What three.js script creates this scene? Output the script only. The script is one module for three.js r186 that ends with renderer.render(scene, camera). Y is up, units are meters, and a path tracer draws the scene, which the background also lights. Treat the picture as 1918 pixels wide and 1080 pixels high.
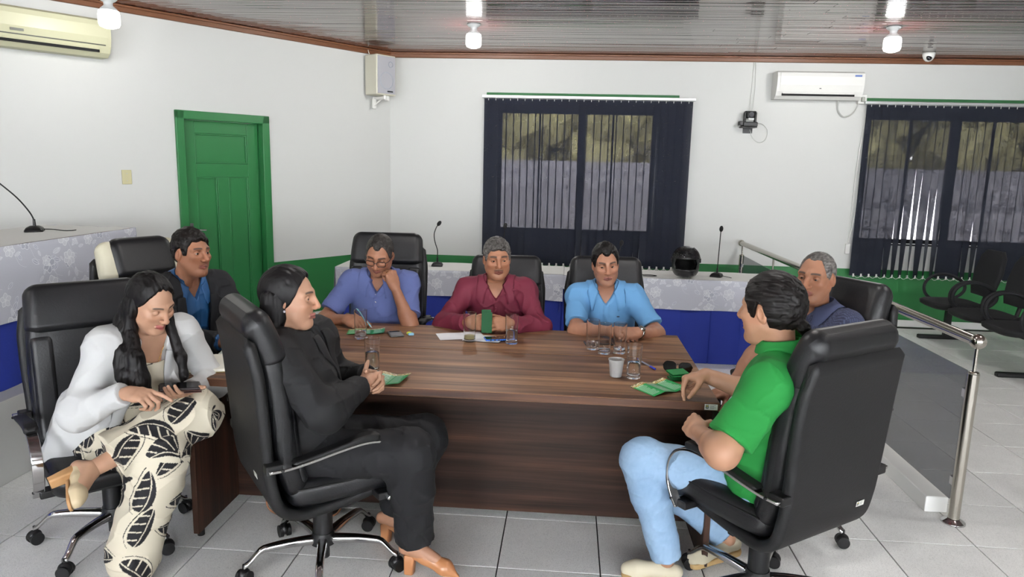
import * as THREE from 'three';
import { mergeGeometries } from 'three/addons/utils/BufferGeometryUtils.js';
import { RectAreaLightUniformsLib } from 'three/addons/lights/RectAreaLightUniformsLib.js';
import { RoundedBoxGeometry } from 'three/addons/geometries/RoundedBoxGeometry.js';

// ---------------------------------------------------------------- camera, sky, exposure
const scene = new THREE.Scene();
const camera = new THREE.PerspectiveCamera(44.26, 1918 / 1080, 0.05, 80);
camera.position.set(0, 1.68, 0);
camera.rotation.order = 'YXZ';
camera.rotation.set(-9.933 * Math.PI / 180, 4.362 * Math.PI / 180, 1.368 * Math.PI / 180);
const renderer = new THREE.WebGLRenderer({ antialias: true });
renderer.toneMapping = THREE.LinearToneMapping;
renderer.toneMappingExposure = 0.72;
renderer.shadowMap.enabled = true;
scene.background = new THREE.Color().setRGB(32, 33, 34.5);
const LAMP_CD = 4.4, FRONT_FILL = 5.0, LAMP_COL = new THREE.Color().setRGB(1.0, 0.985, 0.95);  // includes the strength of the front fill from the added rear windows
const LAMPS = [[-0.875, -6.40], [2.622, -6.36], [-3.20, -4.89], [-0.875, -3.3], [2.622, -3.3], [0.87, -3.3], [-3.62, -1.3]];  // sixth lamp is added to brighten the table top

RectAreaLightUniformsLib.init();
// ---------------------------------------------------------------- helpers
const PI = Math.PI, sin = Math.sin, cos = Math.cos, abs = Math.abs, min = Math.min, max = Math.max, hypot = Math.hypot;
const V = (x, y, z) => new THREE.Vector3(x, y, z);
const clamp = (x, a, b) => x < a ? a : x > b ? b : x;
const lerp = (a, b, t) => a + (b - a) * t;
const sstep = (a, b, x) => { const t = clamp((x - a) / (b - a), 0, 1); return t * t * (3 - 2 * t); };
function rng(seed) { let s = seed >>> 0; return () => { s = (s + 0x6D2B79F5) >>> 0; let t = s; t = Math.imul(t ^ (t >>> 15), t | 1); t ^= t + Math.imul(t ^ (t >>> 7), t | 61); return ((t ^ (t >>> 14)) >>> 0) / 4294967296; }; }
const hash3 = (x, y, z) => { let h = Math.imul(x | 0, 374761393) ^ Math.imul(y | 0, 668265263) ^ Math.imul(z | 0, 1274126177); h = Math.imul(h ^ (h >>> 13), 1274126177); return ((h ^ (h >>> 16)) >>> 0) / 4294967296; };
function noise3(x, y, z) {
  const xi = Math.floor(x), yi = Math.floor(y), zi = Math.floor(z); let u = x - xi, v = y - yi, w = z - zi;
  u = u * u * (3 - 2 * u); v = v * v * (3 - 2 * v); w = w * w * (3 - 2 * w);
  const L = (a, b, t) => a + (b - a) * t;
  return L(L(L(hash3(xi, yi, zi), hash3(xi + 1, yi, zi), u), L(hash3(xi, yi + 1, zi), hash3(xi + 1, yi + 1, zi), u), v),
    L(L(hash3(xi, yi, zi + 1), hash3(xi + 1, yi, zi + 1), u), L(hash3(xi, yi + 1, zi + 1), hash3(xi + 1, yi + 1, zi + 1), u), v), w) * 2 - 1;
}
// value noise that tiles over n x m cells
const tile2 = (x, y, n, m, seed) => {
  const xi = Math.floor(x), yi = Math.floor(y); let u = x - xi, v = y - yi; u = u * u * (3 - 2 * u); v = v * v * (3 - 2 * v);
  const h = (a, b) => hash3(((a % n) + n) % n, ((b % m) + m) % m, seed);
  return lerp(lerp(h(xi, yi), h(xi + 1, yi), u), lerp(h(xi, yi + 1), h(xi + 1, yi + 1), u), v);
};
function tex(w, h, fn, { srgb = true, repeat = [1, 1] } = {}) {
  const d = new Uint8Array(w * h * 4);
  for (let y = 0; y < h; y++) for (let x = 0; x < w; x++) { const c = fn(x / w, y / h, x, y); const i = (y * w + x) * 4; d[i] = c[0]; d[i + 1] = c[1]; d[i + 2] = c[2]; d[i + 3] = c.length > 3 ? c[3] : 255; }
  const t = new THREE.DataTexture(d, w, h, THREE.RGBAFormat); t.magFilter = THREE.LinearFilter; t.minFilter = THREE.LinearFilter;
  t.wrapS = t.wrapT = THREE.RepeatWrapping; t.repeat.set(...repeat); if (srgb) t.colorSpace = THREE.SRGBColorSpace; t.needsUpdate = true; return t;
}
function canvasTex(w, h, draw) { const c = document.createElement('canvas'); c.width = w; c.height = h; draw(c.getContext('2d'), w, h); const t = new THREE.CanvasTexture(c); t.colorSpace = THREE.SRGBColorSpace; return t; }
const std = (color, roughness = 0.6, o = {}) => new THREE.MeshStandardMaterial({ color, roughness, ...o });
const phys = (color, roughness = 0.6, o = {}) => new THREE.MeshPhysicalMaterial({ color, roughness, ...o });

const used = {};
function numbered(n) { used[n] = (used[n] || 0) + 1; return used[n] === 1 ? n : n + '_' + String(used[n] - 1).padStart(3, '0'); }
function shadow(m) { m.castShadow = true; m.receiveShadow = true; return m; }
function thing(name, label, category, [x, y, z] = [0, 0, 0], turn = 0, group) {
  const o = new THREE.Group(); o.name = numbered(name); o.position.set(x, y, z); o.rotation.y = turn; o.userData = { label, category };
  if (group) o.userData.group = group; scene.add(o); return o;
}
function part(parent, name, geo, mat, label) { const m = shadow(new THREE.Mesh(geo, mat)); m.name = name; if (label) m.userData.label = label; parent.add(m); return m; }
function single(name, label, category, geo, mat, pos = [0, 0, 0], turn = 0, group) {
  const m = shadow(new THREE.Mesh(geo, mat)); m.name = numbered(name); m.position.set(...pos); m.rotation.y = turn; m.userData = { label, category }; if (group) m.userData.group = group; scene.add(m); return m;
}
function struct(name, geo, mat, label, category) { const m = geo ? shadow(new THREE.Mesh(geo, mat)) : new THREE.Group(); m.name = name; m.userData = { kind: 'structure', label, category }; scene.add(m); return m; }
// geometry helpers -----------------------------------------------------------
function norm(g) { // same attributes, indexed
  if (!g.index) { const n = g.attributes.position.count; g.setIndex([...Array(n).keys()]); }
  if (!g.attributes.uv) g.setAttribute('uv', new THREE.BufferAttribute(new Float32Array(g.attributes.position.count * 2), 2));
  for (const k of Object.keys(g.attributes)) if (!['position', 'normal', 'uv'].includes(k)) g.deleteAttribute(k);
  return g;
}
const merge = (...gs) => mergeGeometries(gs.flat().map(norm));
function planarUV(g, along = 'x') { // uv in metres, u along the given axis where the face allows
  const p = g.attributes.position, n = g.attributes.normal, uv = new Float32Array(p.count * 2);
  for (let i = 0; i < p.count; i++) {
    const ax = abs(n.getX(i)), ay = abs(n.getY(i)), az = abs(n.getZ(i)), c = { x: p.getX(i), y: p.getY(i), z: p.getZ(i) };
    const axes = ay >= ax && ay >= az ? ['x', 'z'] : az >= ax ? ['x', 'y'] : ['z', 'y'];
    if (axes[1] === along) axes.reverse();
    uv[i * 2] = c[axes[0]]; uv[i * 2 + 1] = c[axes[1]];
  }
  g.setAttribute('uv', new THREE.BufferAttribute(uv, 2)); return g;
}
function box(w, h, d, x = 0, y = 0, z = 0, r = 0.003, along = 'x') {
  r = min(r, w / 2.01, h / 2.01, d / 2.01); const g = r > 0 ? new RoundedBoxGeometry(w, h, d, r > 0.012 ? 3 : 1, r) : new THREE.BoxGeometry(w, h, d);
  planarUV(g, along); g.translate(x, y, z); return g;
}
const cyl = (r0, r1, h, x = 0, y = 0, z = 0, seg = 24) => { const g = new THREE.CylinderGeometry(r1, r0, h, seg); g.translate(x, y, z); return g; };
const sph = (r, x = 0, y = 0, z = 0, sx = 1, sy = 1, sz = 1, a = 20, b = 14) => { const g = new THREE.SphereGeometry(r, a, b); g.scale(sx, sy, sz); g.computeVertexNormals(); g.translate(x, y, z); return g; };
function rod(a, b, r0, r1 = r0, seg = 12) { const A = V(...a), B = V(...b), d = B.clone().sub(A), g = new THREE.CylinderGeometry(r1, r0, d.length(), seg); g.applyQuaternion(new THREE.Quaternion().setFromUnitVectors(V(0, 1, 0), d.clone().normalize())); const m = A.add(B).multiplyScalar(0.5); g.translate(m.x, m.y, m.z); return g; }
function tube(pts, r, seg = 40, rs = 8, closed = false) { return new THREE.TubeGeometry(new THREE.CatmullRomCurve3(pts.map(p => V(...p)), closed), seg, r, rs, closed); }
function lathe(pts, seg = 32) { return new THREE.LatheGeometry(pts.map(p => new THREE.Vector2(p[0], p[1])), seg); }
function ringRR(w, h, r, seg = 4) { // rounded rectangle, counter-clockwise
  r = min(r, w / 2 - 1e-5, h / 2 - 1e-5); const o = [];
  for (const [cx, cy, a0] of [[w / 2 - r, h / 2 - r, 0], [-w / 2 + r, h / 2 - r, PI / 2], [-w / 2 + r, -h / 2 + r, PI], [w / 2 - r, -h / 2 + r, 1.5 * PI]])
    for (let i = 0; i <= seg; i++) { const a = a0 + i / seg * PI / 2; o.push([cx + r * cos(a), cy + r * sin(a)]); }
  return o;
}
function loft(rings, capA = true, capB = true, closedRing = true) { // rings: arrays of [x,y,z]
  const n = rings[0].length, pos = [], uv = [], idx = []; let v = 0;
  rings.forEach((r, k) => { if (k) { const a = rings[k - 1][0], b = r[0]; v += hypot(a[0] - b[0], a[1] - b[1], a[2] - b[2]); } let u = 0; r.forEach((p, i) => { if (i) { const q = r[i - 1]; u += hypot(p[0] - q[0], p[1] - q[1], p[2] - q[2]); } pos.push(...p); uv.push(u, v); }); });
  const m = closedRing ? n : n - 1;
  for (let k = 0; k + 1 < rings.length; k++) for (let i = 0; i < m; i++) { const a = k * n + i, b = k * n + (i + 1) % n, c = a + n, d = b + n; idx.push(a, b, d, a, d, c); }
  for (const [on, k, flip] of [[capA, 0, true], [capB, rings.length - 1, false]]) if (on) {
    const r = rings[k], c = [0, 0, 0]; r.forEach(p => { c[0] += p[0] / n; c[1] += p[1] / n; c[2] += p[2] / n; });
    const ci = pos.length / 3; pos.push(...c); uv.push(0, 0);
    for (let i = 0; i < n; i++) { const a = k * n + i, b = k * n + (i + 1) % n; flip ? idx.push(ci, b, a) : idx.push(ci, a, b); }
  }
  if (capA && capB && closedRing) { let vol = 0; for (let i = 0; i < idx.length; i += 3) { const [a, b, c] = [idx[i] * 3, idx[i + 1] * 3, idx[i + 2] * 3]; vol += pos[a] * (pos[b + 1] * pos[c + 2] - pos[b + 2] * pos[c + 1]) - pos[a + 1] * (pos[b] * pos[c + 2] - pos[b + 2] * pos[c]) + pos[a + 2] * (pos[b] * pos[c + 1] - pos[b + 1] * pos[c]); } if (vol < 0) for (let i = 0; i < idx.length; i += 3) { const t = idx[i]; idx[i] = idx[i + 1]; idx[i + 1] = t; } }
  const g = new THREE.BufferGeometry(); g.setAttribute('position', new THREE.Float32BufferAttribute(pos, 3)); g.setAttribute('uv', new THREE.Float32BufferAttribute(uv, 2)); g.setIndex(idx); g.computeVertexNormals(); return g;
}
// sweep of a rounded rectangle along a planar path in y-z; width runs along x
function sweepYZ(path, N, w, t, r, x0 = 0, ends = 0.5) { // path: [[z,y],...]; w,t functions of s in 0..1
  const c = new THREE.CatmullRomCurve3(path.map(p => V(0, p[1], p[0])), false, 'centripetal'), rings = [];
  const fr = s => { const p = c.getPoint(s), d = c.getTangent(s); return [p, V(0, -d.z, d.y)]; }; // normal in y-z plane
  const cap = [0.0, 0.25, 0.55, 0.8, 0.95, 1];
  const list = []; const L = c.getLength();
  const e = typeof ends === 'number' ? [ends, ends] : ends;
  for (let i = 0; i <= N; i++) list.push([i / N, 1]);
  const tf = s => typeof t === 'function' ? t(s) : t, wf = s => typeof w === 'function' ? w(s) : w;
  for (const [s] of list) {
    const d0 = s * L, d1 = (1 - s) * L, k0 = e[0] * tf(0), k1 = e[1] * tf(1);
    let q = 1; if (k0 > 0 && d0 < k0) q = min(q, Math.sqrt(max(0, 1 - (1 - d0 / k0) ** 2))); if (k1 > 0 && d1 < k1) q = min(q, Math.sqrt(max(0, 1 - (1 - d1 / k1) ** 2)));
    const [p, n] = fr(s), W = wf(s) - (1 - q) * tf(s), T = max(tf(s) * q, 0.002);
    rings.push(ringRR(W, T, min(r, T / 2), 5).map(([a, b]) => [x0 + a, p.y + n.y * b, p.z + n.z * b]));
  }
  const g = loft(rings); return g;
}
function xf(g, { t = [0, 0, 0], r = [0, 0, 0], s = 1, order = 'XYZ' } = {}) { g.applyMatrix4(new THREE.Matrix4().compose(V(...t), new THREE.Quaternion().setFromEuler(new THREE.Euler(...r, order)), Array.isArray(s) ? V(...s) : V(s, s, s))); return g; }
// ---------------------------------------------------------------- materials
const woodFn = (seed, dark, light) => (u, v) => { // grain runs along u
  const w = tile2(u * 3, v * 14, 3, 14, seed) * 0.5 + tile2(u * 4, v * 46, 4, 46, seed + 1) * 0.33 + tile2(u * 6, v * 150, 6, 150, seed + 2) * 0.25;
  const band = 0.5 + 0.5 * sin((v * 9 + 0.55 * tile2(u * 2, v * 5, 2, 5, seed + 5)) * 2 * PI);
  const t = clamp((w - 0.28) * 1.5 * 0.8 + band * 0.22, 0, 1), f = 1 - 0.10 * tile2(u * 30, v * 300, 30, 300, seed + 7);
  return [0, 1, 2].map(i => lerp(dark[i], light[i], t) * f);
};
const texWood = tex(1024, 512, woodFn(11, [80, 54, 38], [180, 136, 98]), { repeat: [1 / 1.6, 1 / 0.8] });
const texWoodShaded = tex(1024, 512, woodFn(23, [34, 21, 16], [92, 62, 46]), { repeat: [1 / 1.6, 1 / 0.8] });  // desk wood darkened for the panels: shade under the top put into the colour
const texNoise = tex(256, 256, (u, v) => { const n = 128 + 90 * (tile2(u * 32, v * 32, 32, 32, 3) - 0.5) + 90 * (tile2(u * 80, v * 80, 80, 80, 4) - 0.5); return [n, n, n]; }, { srgb: false, repeat: [6, 6] });
const texSpeck = tex(512, 512, (u, v, x, y) => { const s = hash3(x >> 1, y >> 1, 9), c = tile2(u * 5, v * 5, 5, 5, 2) * 7; const b = 252 - c - (s > 0.93 ? 48 : s > 0.8 ? 14 : 0); return [b, b, b - 3]; }, { repeat: [1 / 0.434, 1 / 0.434] });
const texWall = tex(256, 256, (u, v) => { const n = 128 + 110 * (tile2(u * 12, v * 12, 12, 12, 21) - 0.5) + 50 * (tile2(u * 60, v * 60, 60, 60, 22) - 0.5); return [n, n, n]; }, { srgb: false, repeat: [0.5, 0.5] });
const M = {
  wall: std(0xd2d3d0, 0.75, { bumpMap: texWall, bumpScale: 0.002 }),
  dado: std(0x24733a, 0.42, { bumpMap: texWall, bumpScale: 0.0015 }),
  doorGreen: std(0x2a7540, 0.35),
  trim: std(0x74492f, 0.4),
  ceil: phys(0x40191a, 0.10, { clearcoat: 1, clearcoatRoughness: 0.035, ior: 2.3 }),
  tile: phys(0xffffff, 0.32, { map: texSpeck, ior: 1.5 }),
  grout: std(0x2a2826, 0.9),
  white: std(0xe4e4e0, 0.5),
  wood: phys(0xffffff, 0.45, { specularIntensity: 0.7, map: texWood, bumpMap: texWood, bumpScale: 0.0003 }),
  woodShaded: phys(0xffffff, 0.5, { specularIntensity: 0.6, map: texWoodShaded, bumpMap: texWoodShaded, bumpScale: 0.0003 }),
  woodEdge: phys(0xb39a88, 0.45, { map: texWood }),
  leather: phys(0x121316, 0.42, { bumpMap: texNoise, bumpScale: 0.0004 }),
  leather2: phys(0x0b0c0e, 0.55, { bumpMap: texNoise, bumpScale: 0.0004 }),
  seam: std(0x07080a, 0.6),
  chrome: std(0xd8d8d8, 0.09, { metalness: 1 }),
  steel: std(0xc9c5bb, 0.16, { metalness: 1 }),
  alu: std(0xc4c6c6, 0.35, { metalness: 0.6 }),
  plastic: std(0x111214, 0.42),
  blackMatte: std(0x0d0e10, 0.75),
  frame: std(0x15171c, 0.5),
  glass: phys(0xffffff, 0.02, { transmission: 1, thickness: 0, ior: 1.45 }),
  cream: std(0xc6c5a6, 0.35),
  ivory: std(0xd6d3c2, 0.5),
};
// ---------------------------------------------------------------- floor
const TILE = 0.434, GX = -0.2436, GZ = -2.738;
{
  const fl = struct('floor', null, null, 'pale grey square ceramic tiles with dark joints', 'floor');
  const sub = new THREE.BoxGeometry(12, 0.1, 12.6); sub.translate(0.75, -0.0565, -2.25); part(fl, 'grout', sub, M.grout);
  const r = rng(5), variants = [];
  for (let k = 0; k < 4; k++) { const g = new RoundedBoxGeometry(TILE - 0.006, 0.01, TILE - 0.006, 1, 0.0012); planarUV(g); const uv = g.attributes.uv; for (let i = 0; i < uv.count; i++) uv.setXY(i, uv.getX(i) + k * 0.137, uv.getY(i) + k * 0.291); variants.push(g); }
  const rest = [];
  const mats = [0, 1, 2].map(k => { const m = M.tile.clone(); m.color.setScalar(0.97 - k * 0.025); return m; });
  const shown = [];
  for (let i = -11; i <= 15; i++) for (let j = -12; j <= 14; j++) {
    const x = GX + (i + 0.5) * TILE, z = GZ - (j + 0.5) * TILE;
    if (x < -5.0 || x > 6.5 || z > 3.6 || z < -8.1) continue;
    const d = -z, lx = x + 0.076 * d; // inside the picture?
    const vis = d > 2.0 && abs(lx) < d * 0.74 + 0.3;
    shown.push([vis ? d : 99, x, z]);
  }
  shown.sort((a, b) => a[0] - b[0]);
  shown.forEach(([d, x, z], k) => {
    if (d < 90 && k < 298) { const m = part(fl, 'tile', variants[Math.floor(r() * 4)], mats[Math.floor(r() * 3)]); m.position.set(x, -0.005 + (r() - 0.5) * 0.0006, z); m.castShadow = false; }
    else { const g = new THREE.BoxGeometry(TILE - 0.006, 0.01, TILE - 0.006); planarUV(g); g.translate(x, -0.005, z); rest.push(g); }
  });
  const m = part(fl, 'tile_field', merge(rest), mats[1]); m.userData.kind = 'stuff';
}
// ---------------------------------------------------------------- walls
const ZB = -8.05, H = 2.868, DADO = 0.63, WX = [[-0.82, 0.94], [3.18, 5.05]], WY = [0.92, 2.29], CORN = [-2.035, -8.05];
const bxr = (x0, x1, y0, y1, z0, z1) => { const g = new THREE.BoxGeometry(x1 - x0, y1 - y0, z1 - z0); g.translate((x0 + x1) / 2, (y0 + y1) / 2, (z0 + z1) / 2); return planarUV(g); };
{
  const w = struct('wall_back', null, null, 'white back wall above a green painted dado', 'wall');
  const z0 = ZB - 0.2, z1 = ZB, L = -2.3, R = 6.7;
  part(w, 'plaster', merge(bxr(L, WX[0][0], DADO, H + 0.1, z0, z1), bxr(WX[0][1], WX[1][0], DADO, H + 0.1, z0, z1), bxr(WX[1][1], R, DADO, H + 0.1, z0, z1),
    ...WX.map(([a, b]) => bxr(a, b, WY[1], H + 0.1, z0, z1)), ...WX.map(([a, b]) => bxr(a, b, DADO, WY[0], z0, z1))), M.wall);
  part(w, 'dado', bxr(L, R, -0.05, DADO, z0, z1), M.dado, 'green painted lower wall');
  const b = struct('baseboard_back', bxr(-2.03, 6.5, 0, 0.075, ZB, ZB + 0.012), M.white, 'white tile skirting along the back wall', 'baseboard');
  struct('trim_1', merge(box(8.6, 0.055, 0.03, 2.25, H - 0.03, ZB + 0.015, 0.008), box(8.6, 0.02, 0.05, 2.25, H - 0.011, ZB + 0.025, 0.006)), M.trim, 'brown wooden cornice between back wall and ceiling', 'trim');
  struct('wall_right', bxr(6.5, 6.7, -0.05, H + 0.1, -8.25, 3.7), M.wall, 'white wall on the right outside the picture', 'wall');
  const RW = [[-3.6, -1.2], [-0.2, 2.2], [3.2, 5.6]], ry = [0.9, 2.3];
  struct('wall_rear', merge(bxr(-5.2, 6.7, -0.05, ry[0], 3.5, 3.7), bxr(-5.2, 6.7, ry[1], H + 0.1, 3.5, 3.7), bxr(-5.2, RW[0][0], ry[0], ry[1], 3.5, 3.7), bxr(RW[0][1], RW[1][0], ry[0], ry[1], 3.5, 3.7), bxr(RW[1][1], RW[2][0], ry[0], ry[1], 3.5, 3.7), bxr(RW[2][1], 6.7, ry[0], ry[1], 3.5, 3.7)), M.wall, 'white wall with added windows behind the viewer', 'wall');
  RW.forEach(([a, b], i) => {
    const w = struct('window_' + (i + 3), null, null, 'unseen window added behind the viewer as a source of front light', 'window');
    part(w, 'pane', bxr(a, b, ry[0], ry[1], 3.6, 3.606), M.glass);
    part(w, 'window_frame', merge(box(b - a, 0.05, 0.07, (a + b) / 2, ry[0] + 0.025, 3.58), box(b - a, 0.05, 0.07, (a + b) / 2, ry[1] - 0.025, 3.58), box(0.05, ry[1] - ry[0], 0.07, a + 0.025, 1.6, 3.58), box(0.05, ry[1] - ry[0], 0.07, b - 0.025, 1.6, 3.58), box(0.05, ry[1] - ry[0], 0.07, (a + b) / 2, 1.6, 3.58)), M.frame);
    const l = new THREE.RectAreaLight(new THREE.Color().setRGB(0.97, 0.99, 1.0), FRONT_FILL, b - a - 0.1, ry[1] - ry[0] - 0.1); l.position.set((a + b) / 2, 1.6, 3.48); l.lookAt((a + b) / 2, 1.6, -10); l.name = 'front_fill_light'; w.add(l);  // area light added in each unseen window to light faces from the front
  });
  struct('wall_far_left', bxr(-5.2, -5.0, -0.05, H + 0.1, -3.9, 3.7), M.wall, 'white wall on the far left outside the picture', 'wall');
}
const LW = new THREE.Group(); // frame of the oblique left wall: +x along it towards the viewer, +z out of the room
const LA = Math.atan2(-0.8192, -0.5736);
function onLeftWall(o) { const q = V(o.position.x, o.position.y, o.position.z).applyAxisAngle(V(0, 1, 0), LA); o.position.set(CORN[0] + q.x, q.y, CORN[1] + q.z); o.rotation.y += LA; return o; }
{
  const w = struct('wall_left', null, null, 'white oblique wall with the green door above a green dado', 'wall');
  const D0 = 1.585, D1 = 2.385, DT = 2.03, E = 5.4, dl = 0.66, dr = 0.93;
  part(w, 'plaster', merge(bxr(-0.05, D0, dl, H + 0.1, 0, 0.18), bxr(D0, D1, DT, H + 0.1, 0, 0.18), bxr(D1, E, dr, H + 0.1, 0, 0.18)), M.wall);
  part(w, 'dado', merge(bxr(-0.05, D0, -0.05, dl, 0, 0.18), bxr(D1, E, -0.05, dr, 0, 0.18)), M.dado, 'green painted lower wall');
  onLeftWall(w);
  onLeftWall(struct('baseboard_left', merge(bxr(0, 1.52, 0, 0.09, -0.012, 0), bxr(2.45, E, 0, 0.09, -0.012, 0)), M.white, 'white tile skirting along the oblique wall', 'baseboard'));
  onLeftWall(struct('trim_2', merge(box(5.4, 0.055, 0.03, 2.7, H - 0.03, -0.015, 0.008), box(5.4, 0.02, 0.05, 2.7, H - 0.011, -0.025, 0.006)), M.trim, 'brown wooden cornice between oblique wall and ceiling', 'trim'));
  // door
  const d = struct('door_1', null, null, 'green panelled wooden door in a green frame', 'door');
  part(d, 'door_frame', merge(box(0.075, 2.075, 0.2, D0 - 0.015, 1.0375, 0.075, 0.006, 'y'), box(0.075, 2.075, 0.2, D1 + 0.015, 1.0375, 0.075, 0.006, 'y'), box(D1 - D0 + 0.105, 0.075, 0.2, (D0 + D1) / 2, 2.04, 0.075, 0.006),
    box(0.03, 2.0, 0.06, D0 + 0.03, 1.0, 0.13, 0.004, 'y'), box(0.03, 2.0, 0.06, D1 - 0.03, 1.0, 0.13, 0.004, 'y')), M.doorGreen);
  const x0 = D0 + 0.03, x1 = D1 - 0.03, yt = 1.999, zf = 0.055, th = 0.035, W = x1 - x0;
  const rail = (a, b, c, e) => box(b - a, e - c, th, (a + b) / 2, (c + e) / 2, zf + th / 2, 0.004);
  const s = 0.115, ym = 1.50, yu = 1.62, yb = 0.22, xm = (x0 + x1) / 2;
  part(d, 'door_leaf', merge(rail(x0, x0 + s, 0.01, yt), rail(x1 - s, x1, 0.01, yt), rail(x0 + s, x1 - s, yt - 0.11, yt), rail(x0 + s, x1 - s, ym, yu), rail(x0 + s, x1 - s, 0.01, yb), rail(xm - 0.055, xm + 0.055, yb, ym)), M.doorGreen);
  for (const [a, b, c, e] of [[x0 + s, x1 - s, yu, yt - 0.11], [x0 + s, xm - 0.055, yb, ym], [xm + 0.055, x1 - s, yb, ym]]) {
    const p = part(d, 'door_panel', box(b - a + 0.01, e - c + 0.01, 0.016, (a + b) / 2, (c + e) / 2, zf + 0.026, 0.002), M.doorGreen);
    part(p, 'panel_moulding', merge(box(b - a, 0.014, 0.016, (a + b) / 2, c + 0.007, zf + 0.012, 0.005), box(b - a, 0.014, 0.016, (a + b) / 2, e - 0.007, zf + 0.012, 0.005), box(0.014, e - c, 0.016, a + 0.007, (c + e) / 2, zf + 0.012, 0.005), box(0.014, e - c, 0.016, b - 0.007, (c + e) / 2, zf + 0.012, 0.005)), M.doorGreen);
  }
  const hx = x1 - 0.045, hy = 1.02;
  const hd = part(d, 'door_handle', merge(box(0.035, 0.19, 0.008, hx, hy - 0.03, zf - 0.004, 0.003), rod([hx, hy, zf], [hx, hy, zf - 0.05], 0.009), tube([[hx, hy, zf - 0.048], [hx - 0.04, hy + 0.003, zf - 0.052], [hx - 0.11, hy, zf - 0.048]], 0.0085, 16)), M.chrome, 'chrome lever handle');
  onLeftWall(d);
  const back = struct('wall_corridor', bxr(1.2, 2.8, -0.05, 2.5, 0.5, 0.6), M.wall, 'white corridor wall behind the door', 'wall'); onLeftWall(back);
}
// ---------------------------------------------------------------- ceiling of glossy brown planks
{
  const c = struct('ceiling', null, null, 'glossy dark red brown plastic plank ceiling', 'ceiling');
  part(c, 'backing', bxr(-5.3, 6.8, H + 0.02, H + 0.12, -8.3, 3.7), M.blackMatte);
  const r = rng(77), pitch = 0.1005, n = Math.ceil(11.55 / pitch);
  const mats = [0, 1, 2].map(k => { const m = M.ceil.clone(); m.color.multiplyScalar(0.85 + k * 0.15); return m; });
  const mk = (len, seed) => { // plank with a shallow ribbed underside and a faint sag along its length
    const prof = [[-0.049, 0.012], [-0.049, 0.0015], [-0.044, 0], [-0.02, 0.0006], [-0.004, 0], [-0.001, 0.0028], [0.001, 0.0028], [0.004, 0], [0.02, 0.0006], [0.044, 0], [0.049, 0.0015], [0.049, 0.012]];
    const rings = []; const N = Math.max(4, Math.round(len / 0.35));
    for (let i = 0; i <= N; i++) { const x = -len / 2 + len * i / N, w = 0.0022 * noise3(x * 1.1, seed * 7.1, 0.5), tl = 0.035 * noise3(x * 0.9, seed * 3.3, 9.5); rings.push(prof.map(([z, y]) => [x, y + w + z * tl, z])); }
    const g = loft(rings); const ng = g.toNonIndexed(); ng.computeVertexNormals(); return ng;
  };
  for (let k = 0; k < n; k++) {
    const z = ZB + 0.05 + k * pitch, split = 1.0 + r() * 1.4 + (k % 2) * 0.6, gap = 0.002;
    for (const [a, b] of [[-5.2, split - gap], [split + gap, 6.6]]) {
      const m = part(c, 'plank', mk(b - a, k * 2 + (a > 0 ? 1 : 0)), mats[Math.floor(r() * 3)]); m.position.set((a + b) / 2, H + r() * 0.0015, z); m.rotation.x = (r() - 0.5) * 0.012;
    }
  }
}
// ---------------------------------------------------------------- windows and blinds
const slatAlpha = tex(256, 1024, (u, v) => { const n = tile2(u * 30, v * 300, 30, 300, 31) * 0.5 + tile2(u * 90, v * 400, 90, 400, 32) * 0.3 + tile2(u * 5, v * 30, 5, 30, 33) * 0.2; const a = 255 * clamp(0.942 - 0.11 * (n - 0.5), 0, 1); return [a, a, a]; }, { srgb: false });
const slatDense = tex(256, 1024, (u, v) => { const n = tile2(u * 30, v * 260, 30, 260, 41) * 0.5 + tile2(u * 90, v * 400, 90, 400, 42) * 0.2 + tile2(u * 4, v * 24, 4, 24, 43) * 0.3; const a = 255 * clamp(0.972 - 0.09 * (n - 0.5), 0, 1); return [a, a, a]; }, { srgb: false });
const M_slat2 = std(0x161c2a, 0.9, { alphaMap: slatDense, transparent: true, side: THREE.DoubleSide });
const M_slat = std(0x161c2c, 0.9, { alphaMap: slatAlpha, transparent: true, side: THREE.DoubleSide });
WX.forEach(([a, b], k) => {
  const w = struct('window_' + (k + 1), null, null, k ? 'dark aluminium sliding window behind the blind at the right edge' : 'dark aluminium sliding window behind the blind over the meeting table', 'window');
  const z = ZB - 0.11, f = 0.045, mid = (a + b) / 2 + (k ? 0 : 0.06), q = [];
  q.push(box(b - a, f, 0.07, (a + b) / 2, WY[0] + f / 2, z), box(b - a, f, 0.07, (a + b) / 2, WY[1] - f / 2, z), box(f, WY[1] - WY[0], 0.07, a + f / 2, (WY[0] + WY[1]) / 2, z, 0.003, 'y'), box(f, WY[1] - WY[0], 0.07, b - f / 2, (WY[0] + WY[1]) / 2, z, 0.003, 'y'));
  q.push(box(0.085, WY[1] - WY[0], 0.06, mid, (WY[0] + WY[1]) / 2, z, 0.003, 'y'));
  part(w, 'window_frame', merge(q), M.frame);
  for (const x of [a + (mid - a) * 0.5, mid + (b - mid) * 0.42]) part(w, 'sash_stile', box(0.022, WY[1] - WY[0] - 0.05, 0.03, x, (WY[0] + WY[1]) / 2, z + 0.01, 0.003, 'y'), M.frame);
  const xs = [a + 0.045, a + (mid - a) * 0.5, mid, mid + (b - mid) * 0.42, b - 0.045];
  for (let i = 0; i < 4; i++) part(w, 'pane', bxr(xs[i] + 0.018, xs[i + 1] - 0.018, WY[0] + 0.045, WY[1] - 0.045, z - 0.003, z + 0.003), M.glass);
  part(w, 'window_sill', box(b - a, 0.02, 0.12, (a + b) / 2, WY[0] - 0.009, ZB - 0.055), M.frame);
});
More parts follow.
